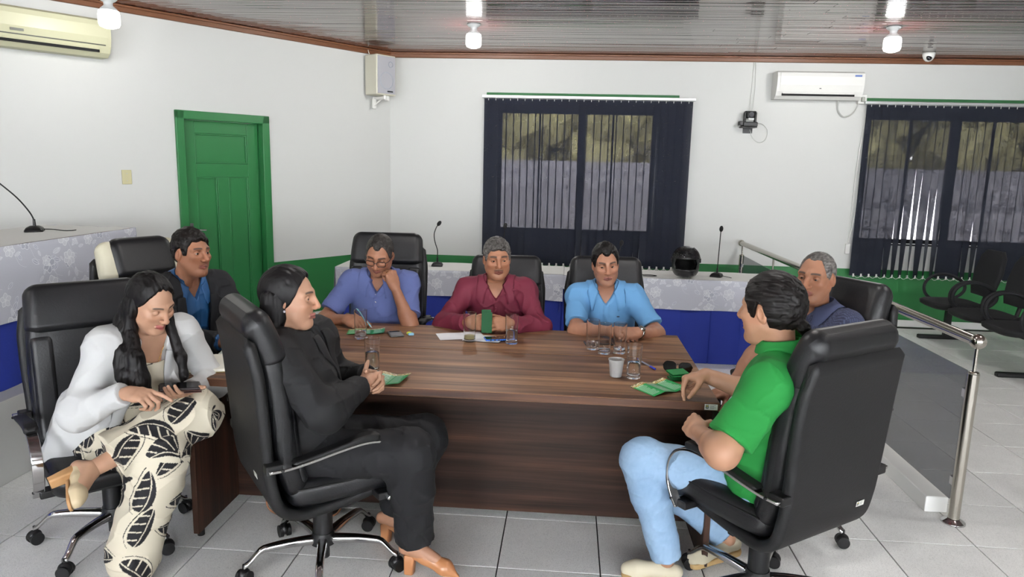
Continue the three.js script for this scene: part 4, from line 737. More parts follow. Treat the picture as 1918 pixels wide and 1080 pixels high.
// ---------------------------------------------------------------- garments
const fabric = (hex, rough = 0.85, o = {}) => phys(hex, rough, { sheen: 0.25, sheenRoughness: 0.6, bumpMap: null, ...o });
const vfabric = (rough = 0.85) => phys(0xffffff, rough, { vertexColors: true, sheen: 0.2, sheenRoughness: 0.6 });
function shirt(S, o) {
  const { e = 0.013, sleeve = 0.62, mat, label, wrinkle = 0.004, open = 0.05, flare = 0.006, cell = 0.008, color, name = 'shirt', low = -0.12, k = 0.035, fr = [8, 10, 8] } = o;
  const F = new Field(0.05); S.torso(F, e); S.arm(F, 'L', e * 0.9, sleeve, { flare, k }); S.arm(F, 'R', e * 0.9, sleeve, { flare, k });
  const wr = wrinkle ? crease(wrinkle, ...fr, (S.seed || 1) * 13.7) : null, [X, U, Fw] = S.Fr, Lt = len(sub(S.neck, S.pelvis)), hd = unit(sub(S.head, S.neck));
  const nb = add(S.neck, U, -0.02), nt = add(S.neck, hd, 0.2), nr = o.neckR ?? 0.060;
  S.shirtF = F;
  cloth(S, name, F, { cell, mat, label, color, wr, carve: (d, x, y, z) => {
    const q = [x - S.pelvis[0], y - S.pelvis[1], z - S.pelvis[2]], lx = dot(q, X), ly = dot(q, U), lz = dot(q, Fw);
    d = max(d, low * Lt - ly); d = smax(d, -dCap(x, y, z, nb, nt, nr, nr), 0.008);
    if (open) d = smax(d, -max(abs(lx) - open * 0.62 * clamp((ly / Lt - (1 - open * 2.2)) / (open * 2.2), 0, 1.3), 0.02 - lz), 0.003);
    if (o.placket && lz > 0 && abs(d) < 0.03) { d -= 0.0025 * sstep(0.016, 0.013, abs(lx - 0.004)) * sstep(o.placket, o.placket + 0.02, ly / Lt); d += 0.002 * sstep(0.003, 0.0, abs(lx - 0.018)) * sstep(o.placket, o.placket + 0.02, ly / Lt); }
    return d;
  } });
  return F;
}
// jacket worn open: front gap as half-width over height fraction
function jacket(S, o) {
  const { e = 0.024, mat, label, gap, wrinkle = 0.005, sleeve = 1.93, cell = 0.008, low = -0.1, skirt = 0 } = o, F = new Field(0.05); S.torso(F, e); S.arm(F, 'L', e * 0.85, sleeve, { k: 0.04 }); S.arm(F, 'R', e * 0.85, sleeve, { k: 0.04 });
  if (o.extra) o.extra(F);
  const wr = crease(wrinkle, 8, 11, 8, (S.seed || 1) * 5.3), [X, U, Fw] = S.Fr, Lt = len(sub(S.neck, S.pelvis)), hd = unit(sub(S.head, S.neck)), nb = add(S.neck, U, -0.03), nt = add(S.neck, hd, 0.2);
  cloth(S, o.name || 'jacket', F, { cell, mat, label, wr, carve: (d, x, y, z) => {
    const q = [x - S.pelvis[0], y - S.pelvis[1], z - S.pelvis[2]], lx = dot(q, X), ly = dot(q, U), lz = dot(q, Fw);
    d = max(d, low * Lt - ly); d = smax(d, -dCap(x, y, z, nb, nt, 0.082, 0.09), 0.008);
    d = smax(d, -max(abs(lx) - gap(ly / Lt), 0.015 - lz), 0.004); return d;
  } });
  // lapels lie on the chest beside the gap
  if (o.lapel) for (const s of [-1, 1]) {
    const rings = []; for (let i = 0; i <= 22; i++) { const t = i / 22, y = lerp(o.lapel.y1, o.lapel.y0, t), g = gap(y), w = o.lapel.w * (0.35 + 0.65 * sin(min(1, t * 1.25) * PI * 0.5)) * (t > 0.8 ? 1 - 0.35 * (t - 0.8) / 0.2 : 1);
      const [a] = torsoPoint(F, S, s * max(0.004, g - 0.004), y), [b] = torsoPoint(F, S, s * (g + w * 0.5), y), [c] = torsoPoint(F, S, s * (g + w), y), n = Fw;
      const up = k => v => add(v, n, k); rings.push([up(-0.004)(a), up(0.008)(a), up(0.012)(b), up(0.009)(c), up(-0.002)(c), up(-0.004)(b)]); }
    S.put('lapel', loft(rings), mat);
  }
  return F;
}
function trousers(S, o) { const { e = 0.014, cutL = 0.93, cutR = 0.93, hem, r, mat, label, wrinkle = 0.004, cell = 0.009, color, name = 'trousers' } = o, F = new Field(0.05);
  F.ell(S.at(0, 0.05, 0.0), [0.172 * (S.build || 1) + 0.02 * (S.fat || 0) + e, 0.12 + e, 0.13 + 0.015 * (S.fat || 0) + e], S.Fr, { k: 0.06 }); S.leg(F, 'L', e, cutL, { hem, r }); S.leg(F, 'R', e, cutR, { hem, r });
  if (o.extra) o.extra(F); cloth(S, name, F, { cell, mat, label, color, wr: wrinkle ? crease(wrinkle, ...(o.fr || [14, 9, 14]), (S.seed || 1) * 3.1) : null, carve: o.carve }); return F; }
// shoe field: heel to toe along D, sole on plane with normal Nn
function shoe(S, heel, toe, up, { mat, heelH = 0.02, w = 0.04, tall = 0.055, pointy = false, soleMat, label, name = 'shoe' }) {
  const D = unit(sub(toe, heel)), Y = unit(sub(up, mul(D, dot(up, D)))), X = cross(Y, D), L = len(sub(toe, heel)), P = (a, x, y) => add(add(add(heel, D, a * L), X, x), Y, y), F = new Field(0.02);
  F.cap(P(0.08, 0, w * 0.75), P(0.35, 0, w * 0.8), w * 0.72, w * 0.72); F.cap(P(0.35, 0, w * 0.8), P(0.72, 0, w * 0.55), w * 0.74, w * 0.92); F.cap(P(0.72, 0, w * 0.5), P(pointy ? 0.98 : 0.86, 0, w * (pointy ? 0.2 : 0.45)), w * 0.92, w * (pointy ? 0.18 : 0.72));
  const [lo, hi] = F.bounds(0.01); const q = P(0, 0, 0);
  const g = meshSDF((x, y, z) => { let d = F.d(x, y, z); const r = [x - q[0], y - q[1], z - q[2]]; d = smax(d, -dot(r, Y), 0.004); return d; }, lo, hi, 0.0045);
  const m = S.put(name, g, mat, label); return { P, D, X, Y, L, m };
}
function blob(S, name, F, mat, cell = 0.005, label, color, tweak) { const [lo, hi] = F.bounds(0.012); return S.put(name, meshSDF(tweak ? (x, y, z) => tweak(F.d(x, y, z), x, y, z) : (x, y, z) => F.d(x, y, z), lo, hi, cell, color), mat, label); }

// ================================================================ man in the blue polo shirt
{
  const S = person('seated man in a blue polo shirt writing with his cheek on his fist', { seed: 1, fat: 0.5, headScale: 0.96,
    pelvis: [-1.14, 0.53, -4.26], neck: [-1.115, 0.985, -4.165], chestDir: [0, 1], sL: [-0.945, 0.960, -4.14], sR: [-1.290, 0.955, -4.14],
    wL: [-0.985, 0.962, -3.985], poleL: [0.35, -1, 0.40], upperArm: 0.285, foreArm: 0.240, wR: [-1.225, 0.795, -3.840], poleR: [-0.75, -0.5, -0.15],
    aL: [-1.02, 0.09, -3.85], aR: [-1.24, 0.09, -3.85],
    head: [-1.098, 1.135, -4.075], hb: headBasis([0.0, 1], 0.44, 0.10), skin: '#9a6a50', face: { w: 1.03, jaw: 1.08, fat: 0.5, nose: 1.18, lid: 0.75, beard: 0.18, lips: '#7a4038' }, look: [0, -0.4, 1],
    hair: { line: 'widow', thick: 0.006, col: '#17120f', grey: 0.12, rough: 0.0015, strand: [90, 90, 90] },
    handL: { D: [-0.34, 0.93, -0.12], N: [-0.75, -0.15, -0.65], curl: [[1.2, 1.5, 0.8], [1.25, 1.55, 0.8], [1.25, 1.55, 0.8], [1.2, 1.5, 0.8]], thumb: [0.6, 0.6] },
    handR: { D: [0.80, -0.14, 0.42], N: [0.20, -0.75, -0.55], curl: [[0.9, 0.8, 0.3], [0.95, 1.0, 0.5], [1.0, 1.2, 0.6], [1.05, 1.2, 0.6]], thumb: [0.45, 0.6] } });
  const m = fabric('#5a6698'); S.mPolo = m; const F = shirt(S, { sleeve: 0.74, mat: m, label: 'blue polo shirt', open: 0.06, wrinkle: 0.005, placket: 0.70, flare: 0.014 });
  for (const k of ['L', 'R']) { const d = unit(sub(S['e' + k], S['s' + k])), a = mix(S['s' + k], S['e' + k], 0.73), q = new Field(0.01); q.cap(add(a, d, -0.012), add(a, d, 0.012), 0.0655, 0.0665, { cut: [[add(a, d, 0.010), d], [add(a, d, -0.010), mul(d, -1)]] }); blob(S, 'sleeve_cuff', q, m, 0.005); }
  collar(S, { mat: m, r: 0.063, h: 0.034, flare: 0.044, drop: 0.044, point: 0.034, gap: 0.5, lean: 0.5, name: 'shirt_collar' });
  buttons(S, F, [0.86, 0.77], std(0xcfc7b0, 0.4));
  trousers(S, { mat: fabric('#23283a'), label: 'dark trousers' });
  // spectacles
  const g = [], lens = [];
  for (const s of [-1, 1]) { const pts = ringRR(0.052, 0.034, 0.012, 5).map(([a, b]) => [s * 0.034 + a, 0.002 + b, 0.104 - abs(a + s * 0.034) * 0.16 + 0.006]); g.push(tube(pts, 0.0021, 60, 6, true)); g.push(tube([[s * 0.060, 0.012, 0.100], [s * 0.074, 0.013, 0.080], [s * 0.081, 0.012, 0.03], [s * 0.083, 0.010, -0.008]], 0.0021, 20, 6)); }
  g.push(tube([[-0.009, 0.006, 0.109], [0, 0.009, 0.111], [0.009, 0.006, 0.109]], 0.002, 10, 6));
  S.put('spectacles', S.placeHead(merge(g)), std(0x0c0c0e, 0.35), 'thin black rimmed spectacles');
  const h = S.hands.L, rg = new THREE.TorusGeometry(0.0105, 0.002, 8, 24), kd = unit(add(mul(h.D, 0.3), h.N, 0.9)); rg.applyQuaternion(new THREE.Quaternion().setFromUnitVectors(V(0, 0, 1), V(...kd))); const rp = h.P(0.088, -0.011, 0.012); rg.translate(...rp); S.put('ring', rg, std(0xc9a24a, 0.2, { metalness: 1 }), 'gold ring');
  // pen he writes with
  const hr = S.hands.R, tip = hr.tips[0], a = add(tip, [0.03, -0.030, 0.03]); a[1] = 0.7525; const dir = unit([-0.62, 0.72, -0.05]), b = add(a, dir, 0.14), pen = thing('pen', 'light blue ballpoint pen in the hand of the man in the blue polo', 'pen', a);
  const rel = v => sub(v, a); part(pen, 'barrel', rod(rel(add(a, dir, 0.012)), rel(add(a, dir, 0.13)), 0.0042, 0.0042), std(0x6fb4c6, 0.35)); part(pen, 'nib', rod(rel(a), rel(add(a, dir, 0.013)), 0.0008, 0.004), std(0xb8bcc0, 0.3, { metalness: 0.8 })); part(pen, 'end_cap', rod(rel(add(a, dir, 0.13)), rel(b), 0.0045, 0.003), std(0x9fdbe8, 0.3));
}
// ================================================================ man in the maroon shirt
{
  const S = person('seated man in a maroon long sleeved shirt holding a green leaflet', { seed: 2, fat: 0.7, headScale: 0.95,
    pelvis: [-0.40, 0.50, -4.30], neck: [-0.415, 0.965, -4.215], chestDir: [0.03, 1], sL: [-0.245, 0.935, -4.19], sR: [-0.588, 0.925, -4.19],
    wL: [-0.300, 0.800, -3.850], poleL: [0.75, -0.55, -0.15], wR: [-0.535, 0.800, -3.855], poleR: [-0.75, -0.55, -0.1], upperArm: 0.275, foreArm: 0.232,
    aL: [-0.28, 0.09, -3.9], aR: [-0.52, 0.09, -3.9],
    head: [-0.412, 1.118, -4.175], hb: headBasis([0.24, 1], 0.05, -0.02), skin: '#a06f53', face: { w: 1.04, jaw: 1.15, fat: 0.6, nose: 1.12, lid: 0.34, must: 0.55, beard: 0.10, lips: '#84493f', browThick: 1.25 }, look: [0.25, -0.05, 1],
    hair: { line: 'short', thick: 0.010, top: 0.012, col: '#1c1917', grey: 0.42, rough: 0.003, strand: [60, 60, 60] },
    handL: { D: [-0.80, 0.10, 0.42], N: [-0.35, -0.45, -0.85], curl: [[0.75, 0.8, 0.4], [0.8, 0.9, 0.5], [0.85, 1.0, 0.5], [0.9, 1.0, 0.5]], thumb: [0.5, 0.2] },
    handR: { D: [0.85, 0.05, 0.35], N: [0.30, -0.35, -0.88], curl: [[0.75, 0.8, 0.4], [0.8, 0.9, 0.5], [0.85, 1.0, 0.5], [0.9, 1.0, 0.5]], thumb: [0.5, 0.2] } });
  const m = fabric('#6b1a31', 0.72); const F = shirt(S, { sleeve: 1.92, mat: m, label: 'maroon long sleeved shirt', open: 0.065, wrinkle: 0.007, fr: [9, 9, 9], flare: 0.012, placket: -0.1, e: 0.015 });
  collar(S, { mat: m, r: 0.063, h: 0.034, flare: 0.044, drop: 0.044, point: 0.034, gap: 0.62, lean: 0.62, name: 'shirt_collar' });
  buttons(S, F, [0.78, 0.62, 0.47, 0.33], std(0x8a3a50, 0.35));
  trousers(S, { mat: fabric('#20232b'), label: 'dark trousers' });
}
// ================================================================ man in the light blue shirt
{
  const S = person('seated man in a light blue short sleeved shirt with a wristwatch', { seed: 3, fat: 0.35, headScale: 0.95,
    pelvis: [0.245, 0.50, -4.27], neck: [0.240, 0.955, -4.195], chestDir: [-0.02, 1], sL: [0.398, 0.925, -4.17], sR: [0.078, 0.920, -4.17],
    wL: [0.405, 0.795, -3.805], poleL: [0.7, -0.6, -0.15], wR: [0.258, 0.792, -3.800], poleR: [-0.8, -0.5, -0.1], upperArm: 0.278, foreArm: 0.238,
    aL: [0.36, 0.09, -3.88], aR: [0.14, 0.09, -3.88],
    head: [0.230, 1.112, -4.145], hb: headBasis([0.10, 1], 0.10, -0.08), skin: '#a2735a', face: { w: 0.99, jaw: 1.1, fat: 0.25, nose: 1.05, lid: 0.34, beard: 0.16, lips: '#85504a', browThick: 1.1, browAngle: 0.12 }, look: [-0.25, 0.05, 1],
    hair: { line: 'widow', thick: 0.011, top: 0.012, col: '#100e0d', rough: 0.003, strand: [70, 60, 40] },
    handL: { D: [-0.78, -0.02, 0.45], N: [-0.1, -0.8, -0.55], curl: [[0.6, 0.9, 0.5], [0.65, 1.0, 0.5], [0.7, 1.05, 0.5], [0.75, 1.1, 0.5]], thumb: [0.3, 0.4] },
    handR: { D: [0.86, -0.02, 0.30], N: [0.15, -0.85, -0.45], curl: [[0.5, 0.7, 0.4], [0.55, 0.8, 0.4], [0.6, 0.9, 0.5], [0.7, 0.9, 0.5]], thumb: [0.3, 0.4] } });
  const m = fabric('#5f93c0', 0.85); const F = shirt(S, { sleeve: 0.80, mat: m, label: 'light blue short sleeved shirt', open: 0.06, wrinkle: 0.005, flare: 0.010, placket: -0.1, e: 0.015 });
  collar(S, { mat: m, r: 0.063, h: 0.034, flare: 0.044, drop: 0.044, point: 0.034, gap: 0.62, lean: 0.62, name: 'shirt_collar' });
  buttons(S, F, [0.80, 0.64, 0.48, 0.33], std(0xb9cbd8, 0.35));
  { const [p] = torsoPoint(F, S, 0.075, 0.74); const g = box(0.016, 0.007, 0.002, 0, 0, 0, 0.001); g.translate(...add(p, S.Fr[2], 0.001)); S.put('chest_logo', g, std(0x2a3a50, 0.6), 'small dark embroidered mark'); }
  trousers(S, { mat: fabric('#20242f'), label: 'dark trousers' });
  // wristwatch on the left wrist
  const w = S.wL, dir = unit(sub(S.eL, w)), c = add(w, dir, 0.012), tw = new THREE.TorusGeometry(0.0285, 0.0055, 10, 36); tw.scale(1, 1, 1.5); tw.applyQuaternion(new THREE.Quaternion().setFromUnitVectors(V(0, 0, 1), V(...dir))); tw.translate(...c);
  const watch = thing('wristwatch', 'dark faced wristwatch with metal bracelet on the left wrist', 'watch', c);
  part(watch, 'bracelet', tw.translate(-c[0], -c[1], -c[2]), std(0x8f8d88, 0.25, { metalness: 1 }));
  const n = unit(add([0.05, 0.75, 0.65], dir, -dot([0.05, 0.75, 0.65], dir))), q = new THREE.Quaternion().setFromUnitVectors(V(0, 1, 0), V(...n)), at = mul(n, 0.030);
  part(watch, 'watch_case', cyl(0.0205, 0.019, 0.010, 0, 0, 0, 28).applyQuaternion(q).translate(...at), std(0x9b9994, 0.25, { metalness: 1 })); part(watch, 'dial', cyl(0.0165, 0.0165, 0.002, 0, 0.0055, 0, 28).applyQuaternion(q).translate(...at), std(0x0b0c0f, 0.15));
}
// ================================================================ man in the dark suit
{
  const S = person('seated man in a dark suit jacket over a teal shirt', { seed: 4, fat: 0.35, headScale: 0.97,
    pelvis: [-2.10, 0.54, -3.60], neck: [-1.985, 1.030, -3.535], chestDir: [0.86, 0.51], shoulder: 0.17,
    wR: [-1.655, 0.795, -3.23], poleR: [-0.5, -0.7, 0.5], wL: [-1.58, 0.80, -3.42], poleL: [0.3, -0.8, -0.6], upperArm: 0.30, foreArm: 0.26,
    aL: [-1.62, 0.09, -3.62], aR: [-1.66, 0.09, -3.40],
    head: [-1.935, 1.185, -3.505], hb: headBasis([0.93, 0.36], -0.02, 0.02), skin: '#99684d', face: { w: 1.0, jaw: 1.05, fat: 0.3, nose: 1.1, lid: 0.22, beard: 0.10, lips: '#85483f' }, look: [0.1, -0.05, 1],
    hair: { line: 'short', thick: 0.012, top: 0.010, col: '#14100e', rough: 0.004, strand: [55, 55, 45] },
    handR: { D: [0.75, -0.05, -0.55], N: [0, -1, 0], curl: [0.4, 0.45, 0.5, 0.55] }, handL: { D: [0.9, -0.02, 0.35], N: [0, -1, 0], curl: [0.4, 0.45, 0.5, 0.55] } });
  const ms = fabric('#1b4f80', 0.5), F = shirt(S, { sleeve: 1.97, mat: ms, label: 'teal blue dress shirt', open: 0.06, wrinkle: 0.006, placket: -0.1, e: 0.010, flare: 0.004 });
  collar(S, { mat: ms, r: 0.063, h: 0.034, flare: 0.044, drop: 0.044, point: 0.034, gap: 0.5, lean: 0.62, name: 'shirt_collar' }); buttons(S, F, [0.78, 0.62, 0.46], std(0x10243a, 0.3));
  const mj = fabric('#14161b', 0.8), gap = y => 0.075 - 0.01 * sstep(0.9, 0.6, y) + 0.025 * sstep(0.6, 0.2, y);
  jacket(S, { mat: mj, label: 'dark suit jacket', gap, lapel: { y0: 0.93, y1: 0.30, w: 0.055 }, e: 0.030, wrinkle: 0.006 });
  trousers(S, { mat: fabric('#b9b3a4'), label: 'pale trousers' });
}
// ================================================================ man in the pinstriped navy shirt
{
  const S = person('seated man in a pinstriped navy shirt behind the man in green', { seed: 5, fat: 0.5, headScale: 0.97,
    pelvis: [1.14, 0.54, -3.375], neck: [1.205, 1.028, -3.43], chestDir: [-0.80, 0.60],
    wL: [0.86, 0.62, -3.05], poleL: [0.6, -0.6, 0.6], wR: [0.78, 0.64, -3.30], poleR: [0, -0.8, -0.6],
    aL: [0.80, 0.09, -3.18], aR: [0.78, 0.09, -3.42],
    head: [1.172, 1.188, -3.395], hb: headBasis([-0.66, 0.75], 0.03, 0.03), skin: '#9c6d53', face: { w: 1.02, jaw: 1.1, fat: 0.45, nose: 1.15, lid: 0.44, lips: '#8a5046', browCol: '#2b2523', brow: 1.15 }, look: [-0.1, 0, 1],
    hair: { line: 'receding', thick: 0.004, col: '#24211f', grey: 0.6, rough: 0.0012, strand: [120, 120, 120] },
    handL: { D: [-0.8, -0.1, -0.4], N: [0, -1, 0] }, handR: { D: [-0.8, -0.1, 0.4], N: [0, -1, 0] } });
  const base = lin('#2c3149'), str = lin('#474e6a'), col = (x, y, z) => { const q = sub([x, y, z], S.pelvis), u = dot(q, S.Fr[0]), v = dot(q, S.Fr[2]); const f = ((abs(u) > 0.15 ? v : u) / 0.0085) % 1; return abs(f) < 0.32 ? str : base; };
  const m = vfabric(), F = shirt(S, { sleeve: 0.8, mat: m, color: col, cell: 0.005, label: 'navy pinstriped shirt', open: 0.06, wrinkle: 0.006, flare: 0.012 });
  collar(S, { mat: fabric('#39415f'), r: 0.063, h: 0.034, flare: 0.044, drop: 0.044, point: 0.034, gap: 0.5, lean: 0.5, name: 'shirt_collar' });
  trousers(S, { mat: fabric('#1c2230'), label: 'dark trousers' });
}
// ================================================================ man in the green shirt
{
  const S = person('seated man in a green polo shirt and pale jeans with tied back hair', { seed: 6, fat: 1.5, headScale: 1.02, build: 1.03,
    pelvis: [0.815, 0.530, -2.590], neck: [0.785, 1.048, -2.485], chestDir: [-0.84, -0.54], sL: [0.690, 0.975, -2.330], sR: [0.880, 0.975, -2.615],
    wL: [0.500, 0.745, -2.470], poleL: [-0.45, -0.6, 0.9], wR: [0.590, 0.842, -2.875], poleR: [0.4, -0.8, -0.4], upperArm: 0.275, foreArm: 0.235, armR: [0.056, 0.049, 0.047, 0.030],
    hL: [0.745, 0.500, -2.620], hR: [0.800, 0.500, -2.760], aL: [0.455, 0.100, -2.715], kpoleL: [-0.7, 1, -0.1], aR: [0.735, 0.12, -2.880], kpoleR: [-1, 0.6, -0.1], thigh: 0.42, shin: 0.44,
    head: [0.722, 1.195, -2.510], hb: headBasis([-0.74, -0.67], 0.06, 0.0), skin: '#b08468', face: { w: 1.03, jaw: 1.15, fat: 0.8, nose: 1.05, lid: 0.35, lips: '#9a5f55' },
    hair: { line: 'slick', thick: 0.017, taper: 0.022, col: '#120f0e', rough: 0.0028, strand: [75, 75, 12], box: [[-0.11, -0.14, -0.175], [0.11, 0.15, 0.12]], cell: 0.0034, label: 'dark slicked hair tied at the nape',
      extra: (x, y, z) => min(smin(hypot(x - 0.004, y + 0.042, z + 0.118) - 0.022 - 0.003 * noise3(x * 130, y * 130, z * 130), hypot(x + 0.010, y + 0.062, z + 0.125) - 0.018 - 0.003 * noise3(x * 150, y * 150, z * 150), 0.012), hypot(x, (y + 0.03) * 1.4, z + 0.095) - 0.030) },
    handL: { D: [-0.25, 0.10, -0.92], N: [0.75, -0.60, -0.2], curl: [0.8, 0.9, 0.95, 0.95], thumb: [0.6, 0.5] },
    handR: { D: [-0.94, -0.18, 0.10], N: [-0.10, -0.95, 0.25], curl: [[1.05, 0.35, 0.15], [1.25, 1.45, 0.8], [1.3, 1.5, 0.8], [1.3, 1.5, 0.8]], thumb: [0.5, 0.5] } });
  const m = fabric('#188034', 0.85), F = shirt(S, { sleeve: 0.82, mat: m, label: 'bright green polo shirt', open: 0.03, wrinkle: 0.0035, flare: 0.016, e: 0.018, fr: [8, 12, 8], low: -0.28 });
  collar(S, { mat: m, r: 0.070, h: 0.040, flare: 0.018, drop: 0.032, point: 0.01, gap: 0.35, lean: 0.15, y0: 0.004, name: 'shirt_collar' });
  const den = lin('#7d9dbd'), den2 = lin('#a9c2d8'), den3 = lin('#587a9c');
  trousers(S, { mat: vfabric(0.9), label: 'pale washed blue jeans', cutL: 0.97, cutR: 0.93, e: 0.008, wrinkle: 0.0035, fr: [10, 18, 10], color: (x, y, z) => { const n = 0.5 + 0.5 * noise3(x * 9, y * 9, z * 9), f = 0.5 + 0.5 * noise3(x * 240, y * 60, z * 240); const c = mix(den, den2, n * 0.8); return mix(c, den3, f * 0.25); },
    r: [0.092, 0.070, 0.066, 0.052] });
  const ms = std(0xcfc7ae, 0.8), sole = std(0xb99a68, 0.7);
  for (const [k, toe] of [['L', [-0.95, -0.08]], ['R', [-0.75, 0.25]]]) { const a = S['a' + k], d = unit([toe[0], 0, toe[1]]), lift = k === 'R' ? 0.045 : 0; const h = [a[0] - d[0] * 0.06, 0.022 + lift, a[2] - d[2] * 0.06], t2 = [a[0] + d[0] * 0.19, 0.022, a[2] + d[2] * 0.19]; const q = shoe(S, h, t2, [0, 1, 0], { mat: ms, label: 'cream canvas sneaker', name: 'sneaker' }); const sF = new Field(0.01); sF.cap(q.P(0.1, 0, -0.004), q.P(0.4, 0, -0.004), 0.030, 0.032); sF.cap(q.P(0.4, 0, -0.004), q.P(0.82, 0, -0.004), 0.034, 0.036); const pl = q.P(0, 0, -0.018), pu = q.P(0, 0, 0.008); blob(S, 'rubber_sole', sF, sole, 0.0045, 'tan rubber sole', undefined, (d0, x, y, z) => max(d0, -dot(sub([x, y, z], pl), q.Y), dot(sub([x, y, z], pu), q.Y))); }
}
// ================================================================ woman in black
{
  const S = person('seated woman in a black blazer and tan heels in profile', { seed: 7, fat: 1.0, female: true, headScale: 0.97,
    pelvis: [-1.045, 0.545, -2.650], neck: [-1.085, 1.010, -2.620], chestDir: [0.96, -0.28], sR: [-1.065, 0.960, -2.455], sL: [-1.020, 0.960, -2.775],
    wR: [-0.795, 0.800, -2.665], poleR: [0.5, -0.9, 0.9], wL: [-0.800, 0.800, -2.790], poleL: [0.3, -1, -0.6], upperArm: 0.28, foreArm: 0.245, armR: [0.058, 0.047, 0.043, 0.026], handScale: 0.92,
    hR: [-0.99, 0.535, -2.565], hL: [-0.97, 0.535, -2.73], aR: [-0.575, 0.115, -2.655], aL: [-0.735, 0.12, -2.885], kpoleR: [1, 0.8, 0.05], kpoleL: [1, 0.8, 0], thigh: 0.405, shin: 0.445,
    head: [-1.052, 1.152, -2.600], hb: headBasis([0.97, -0.10], 0.02, 0.0), skin: '#b58a70', face: { w: 1.0, jaw: 0.95, fat: 1.0, nose: 0.92, brow: 0.8, lid: 0.16, lips: '#8f4f4c', lip: 0.88, browThick: 0.9, neck: 0 }, look: [0.05, 0, 1],
    hair: { line: 'back', thick: 0.015, col: '#0f0d0e', rough: 0.0018, strand: [90, 16, 30], cell: 0.0034, box: [[-0.12, -0.2, -0.15], [0.12, 0.16, 0.12]], label: 'long black hair combed back' },
    handR: { D: [0.62, 0.02, -0.75], N: [-0.55, -0.35, -0.72], curl: [0.45, 0.5, 0.55, 0.6], thumb: [0.2, 0.1] }, handL: { D: [0.72, 0.0, 0.55], N: [-0.5, -0.45, 0.7], curl: [0.5, 0.55, 0.6, 0.65], thumb: [0.2, 0.2] } });
  const mj = fabric('#0c0d10', 0.75);
  jacket(S, { mat: mj, label: 'black blazer', gap: y => 0.03 * sstep(0.55, 1.0, y), lapel: { y0: 0.97, y1: 0.50, w: 0.05 }, e: 0.024, wrinkle: 0.004, low: -0.05 });
  shirt(S, { sleeve: 0.3, mat: fabric('#101114'), label: 'black top', open: 0.02, wrinkle: 0, e: 0.012, name: 'top' });
  // hair falling behind the shoulders
  const HF = new Field(0.03), L = p => S.fromL(p), wobble = (d, x, y, z) => d - 0.0022 * noise3(x * 110, y * 6, z * 110) - 0.0016 * noise3(x * 220, y * 10, z * 220);
  for (const s of [-1, 1]) { const a = L([s * 0.055, 0.01, -0.055]), b = L([s * 0.062, -0.12, -0.070]), c = add(S.neck, [-0.105, -0.12, s * -0.075]), e = add(S.neck, [-0.135, -0.30, s * -0.065]); HF.cap(a, b, 0.040, 0.038); HF.cap(b, c, 0.038, 0.034); HF.cap(c, e, 0.034, 0.010); }
  for (const s of [-1, 1]) { const a = L([s * 0.060, 0.02, -0.012]), b = L([s * 0.068, -0.06, -0.024]), b2 = L([s * 0.074, -0.125, -0.045]), c = add(S.neck, [-0.085, -0.06, s * -0.085]); HF.cap(a, b, 0.020, 0.020); HF.cap(b, b2, 0.020, 0.026); HF.cap(b2, c, 0.026, 0.012); }
  blob(S, 'hair', HF, M.hair, 0.0055, 'long black hair down the back', hairColor('#0f0d0e', 0, '#888', [90, 9, 90]), wobble);
  S.put('earring', (() => { const g = sph(0.0055); g.translate(...S.fromL([-0.080, -0.036, 0.0])); return g; })(), std(0xe6e6ee, 0.1, { metalness: 0.6 }), 'small bright earring');
  trousers(S, { mat: fabric('#0d0e12', 0.8), label: 'black trousers', hem: 0.078, cutR: 0.90, cutL: 0.86, e: 0.012, wrinkle: 0.004, r: [0.094, 0.078, 0.074, 0.074] });
  const tan = phys(0xb57c52, 0.38, { clearcoat: 0.3 });
  for (const [k, dir] of [['R', [0.95, 0.12]], ['L', [0.9, 0.25]]]) {
    const a = S['a' + k], d = unit([dir[0], 0, dir[1]]), h = [a[0] - d[0] * 0.045, 0.075, a[2] - d[2] * 0.045], tt = [a[0] + d[0] * 0.185, 0.006, a[2] + d[2] * 0.185];
    const q = shoe(S, h, tt, [0, 1, 0], { mat: tan, w: 0.036, pointy: true, label: 'tan pointed block heel shoe', name: 'high_heel' });
    const hg = loft([0, 0.5, 1].map(t => ringRR(lerp(0.040, 0.046, t), lerp(0.040, 0.050, t), 0.010, 4).map(([u, v]) => { const c = add(h, d, 0.022 - 0.004 * (1 - t)), X = [d[2], 0, -d[0]]; return add(add([c[0], 0.001 + 0.085 * t, c[2]], d, u), X, v); }))); S.put('shoe_heel', hg, tan);
    const fF = new Field(0.02); fF.cap(a, add(h, [0, 0.035, 0]), 0.032, 0.028); fF.cap(a, add(add(h, d, 0.13), [0, 0.0, 0]), 0.033, 0.026); blob(S, 'foot', fF, M.skin, 0.006, undefined, () => lin('#a87c62'));
    const st = tube([add(h, [0, 0.055, 0]), add(add(h, [0, 0.052, 0]), [d[2], 0, -d[0]], 0.033), add(add(h, d, 0.07), [d[2] * 0.036, 0.012, -d[0] * 0.036])], 0.0035, 16, 6); S.put('slingback_strap', st, tan);
  }
}
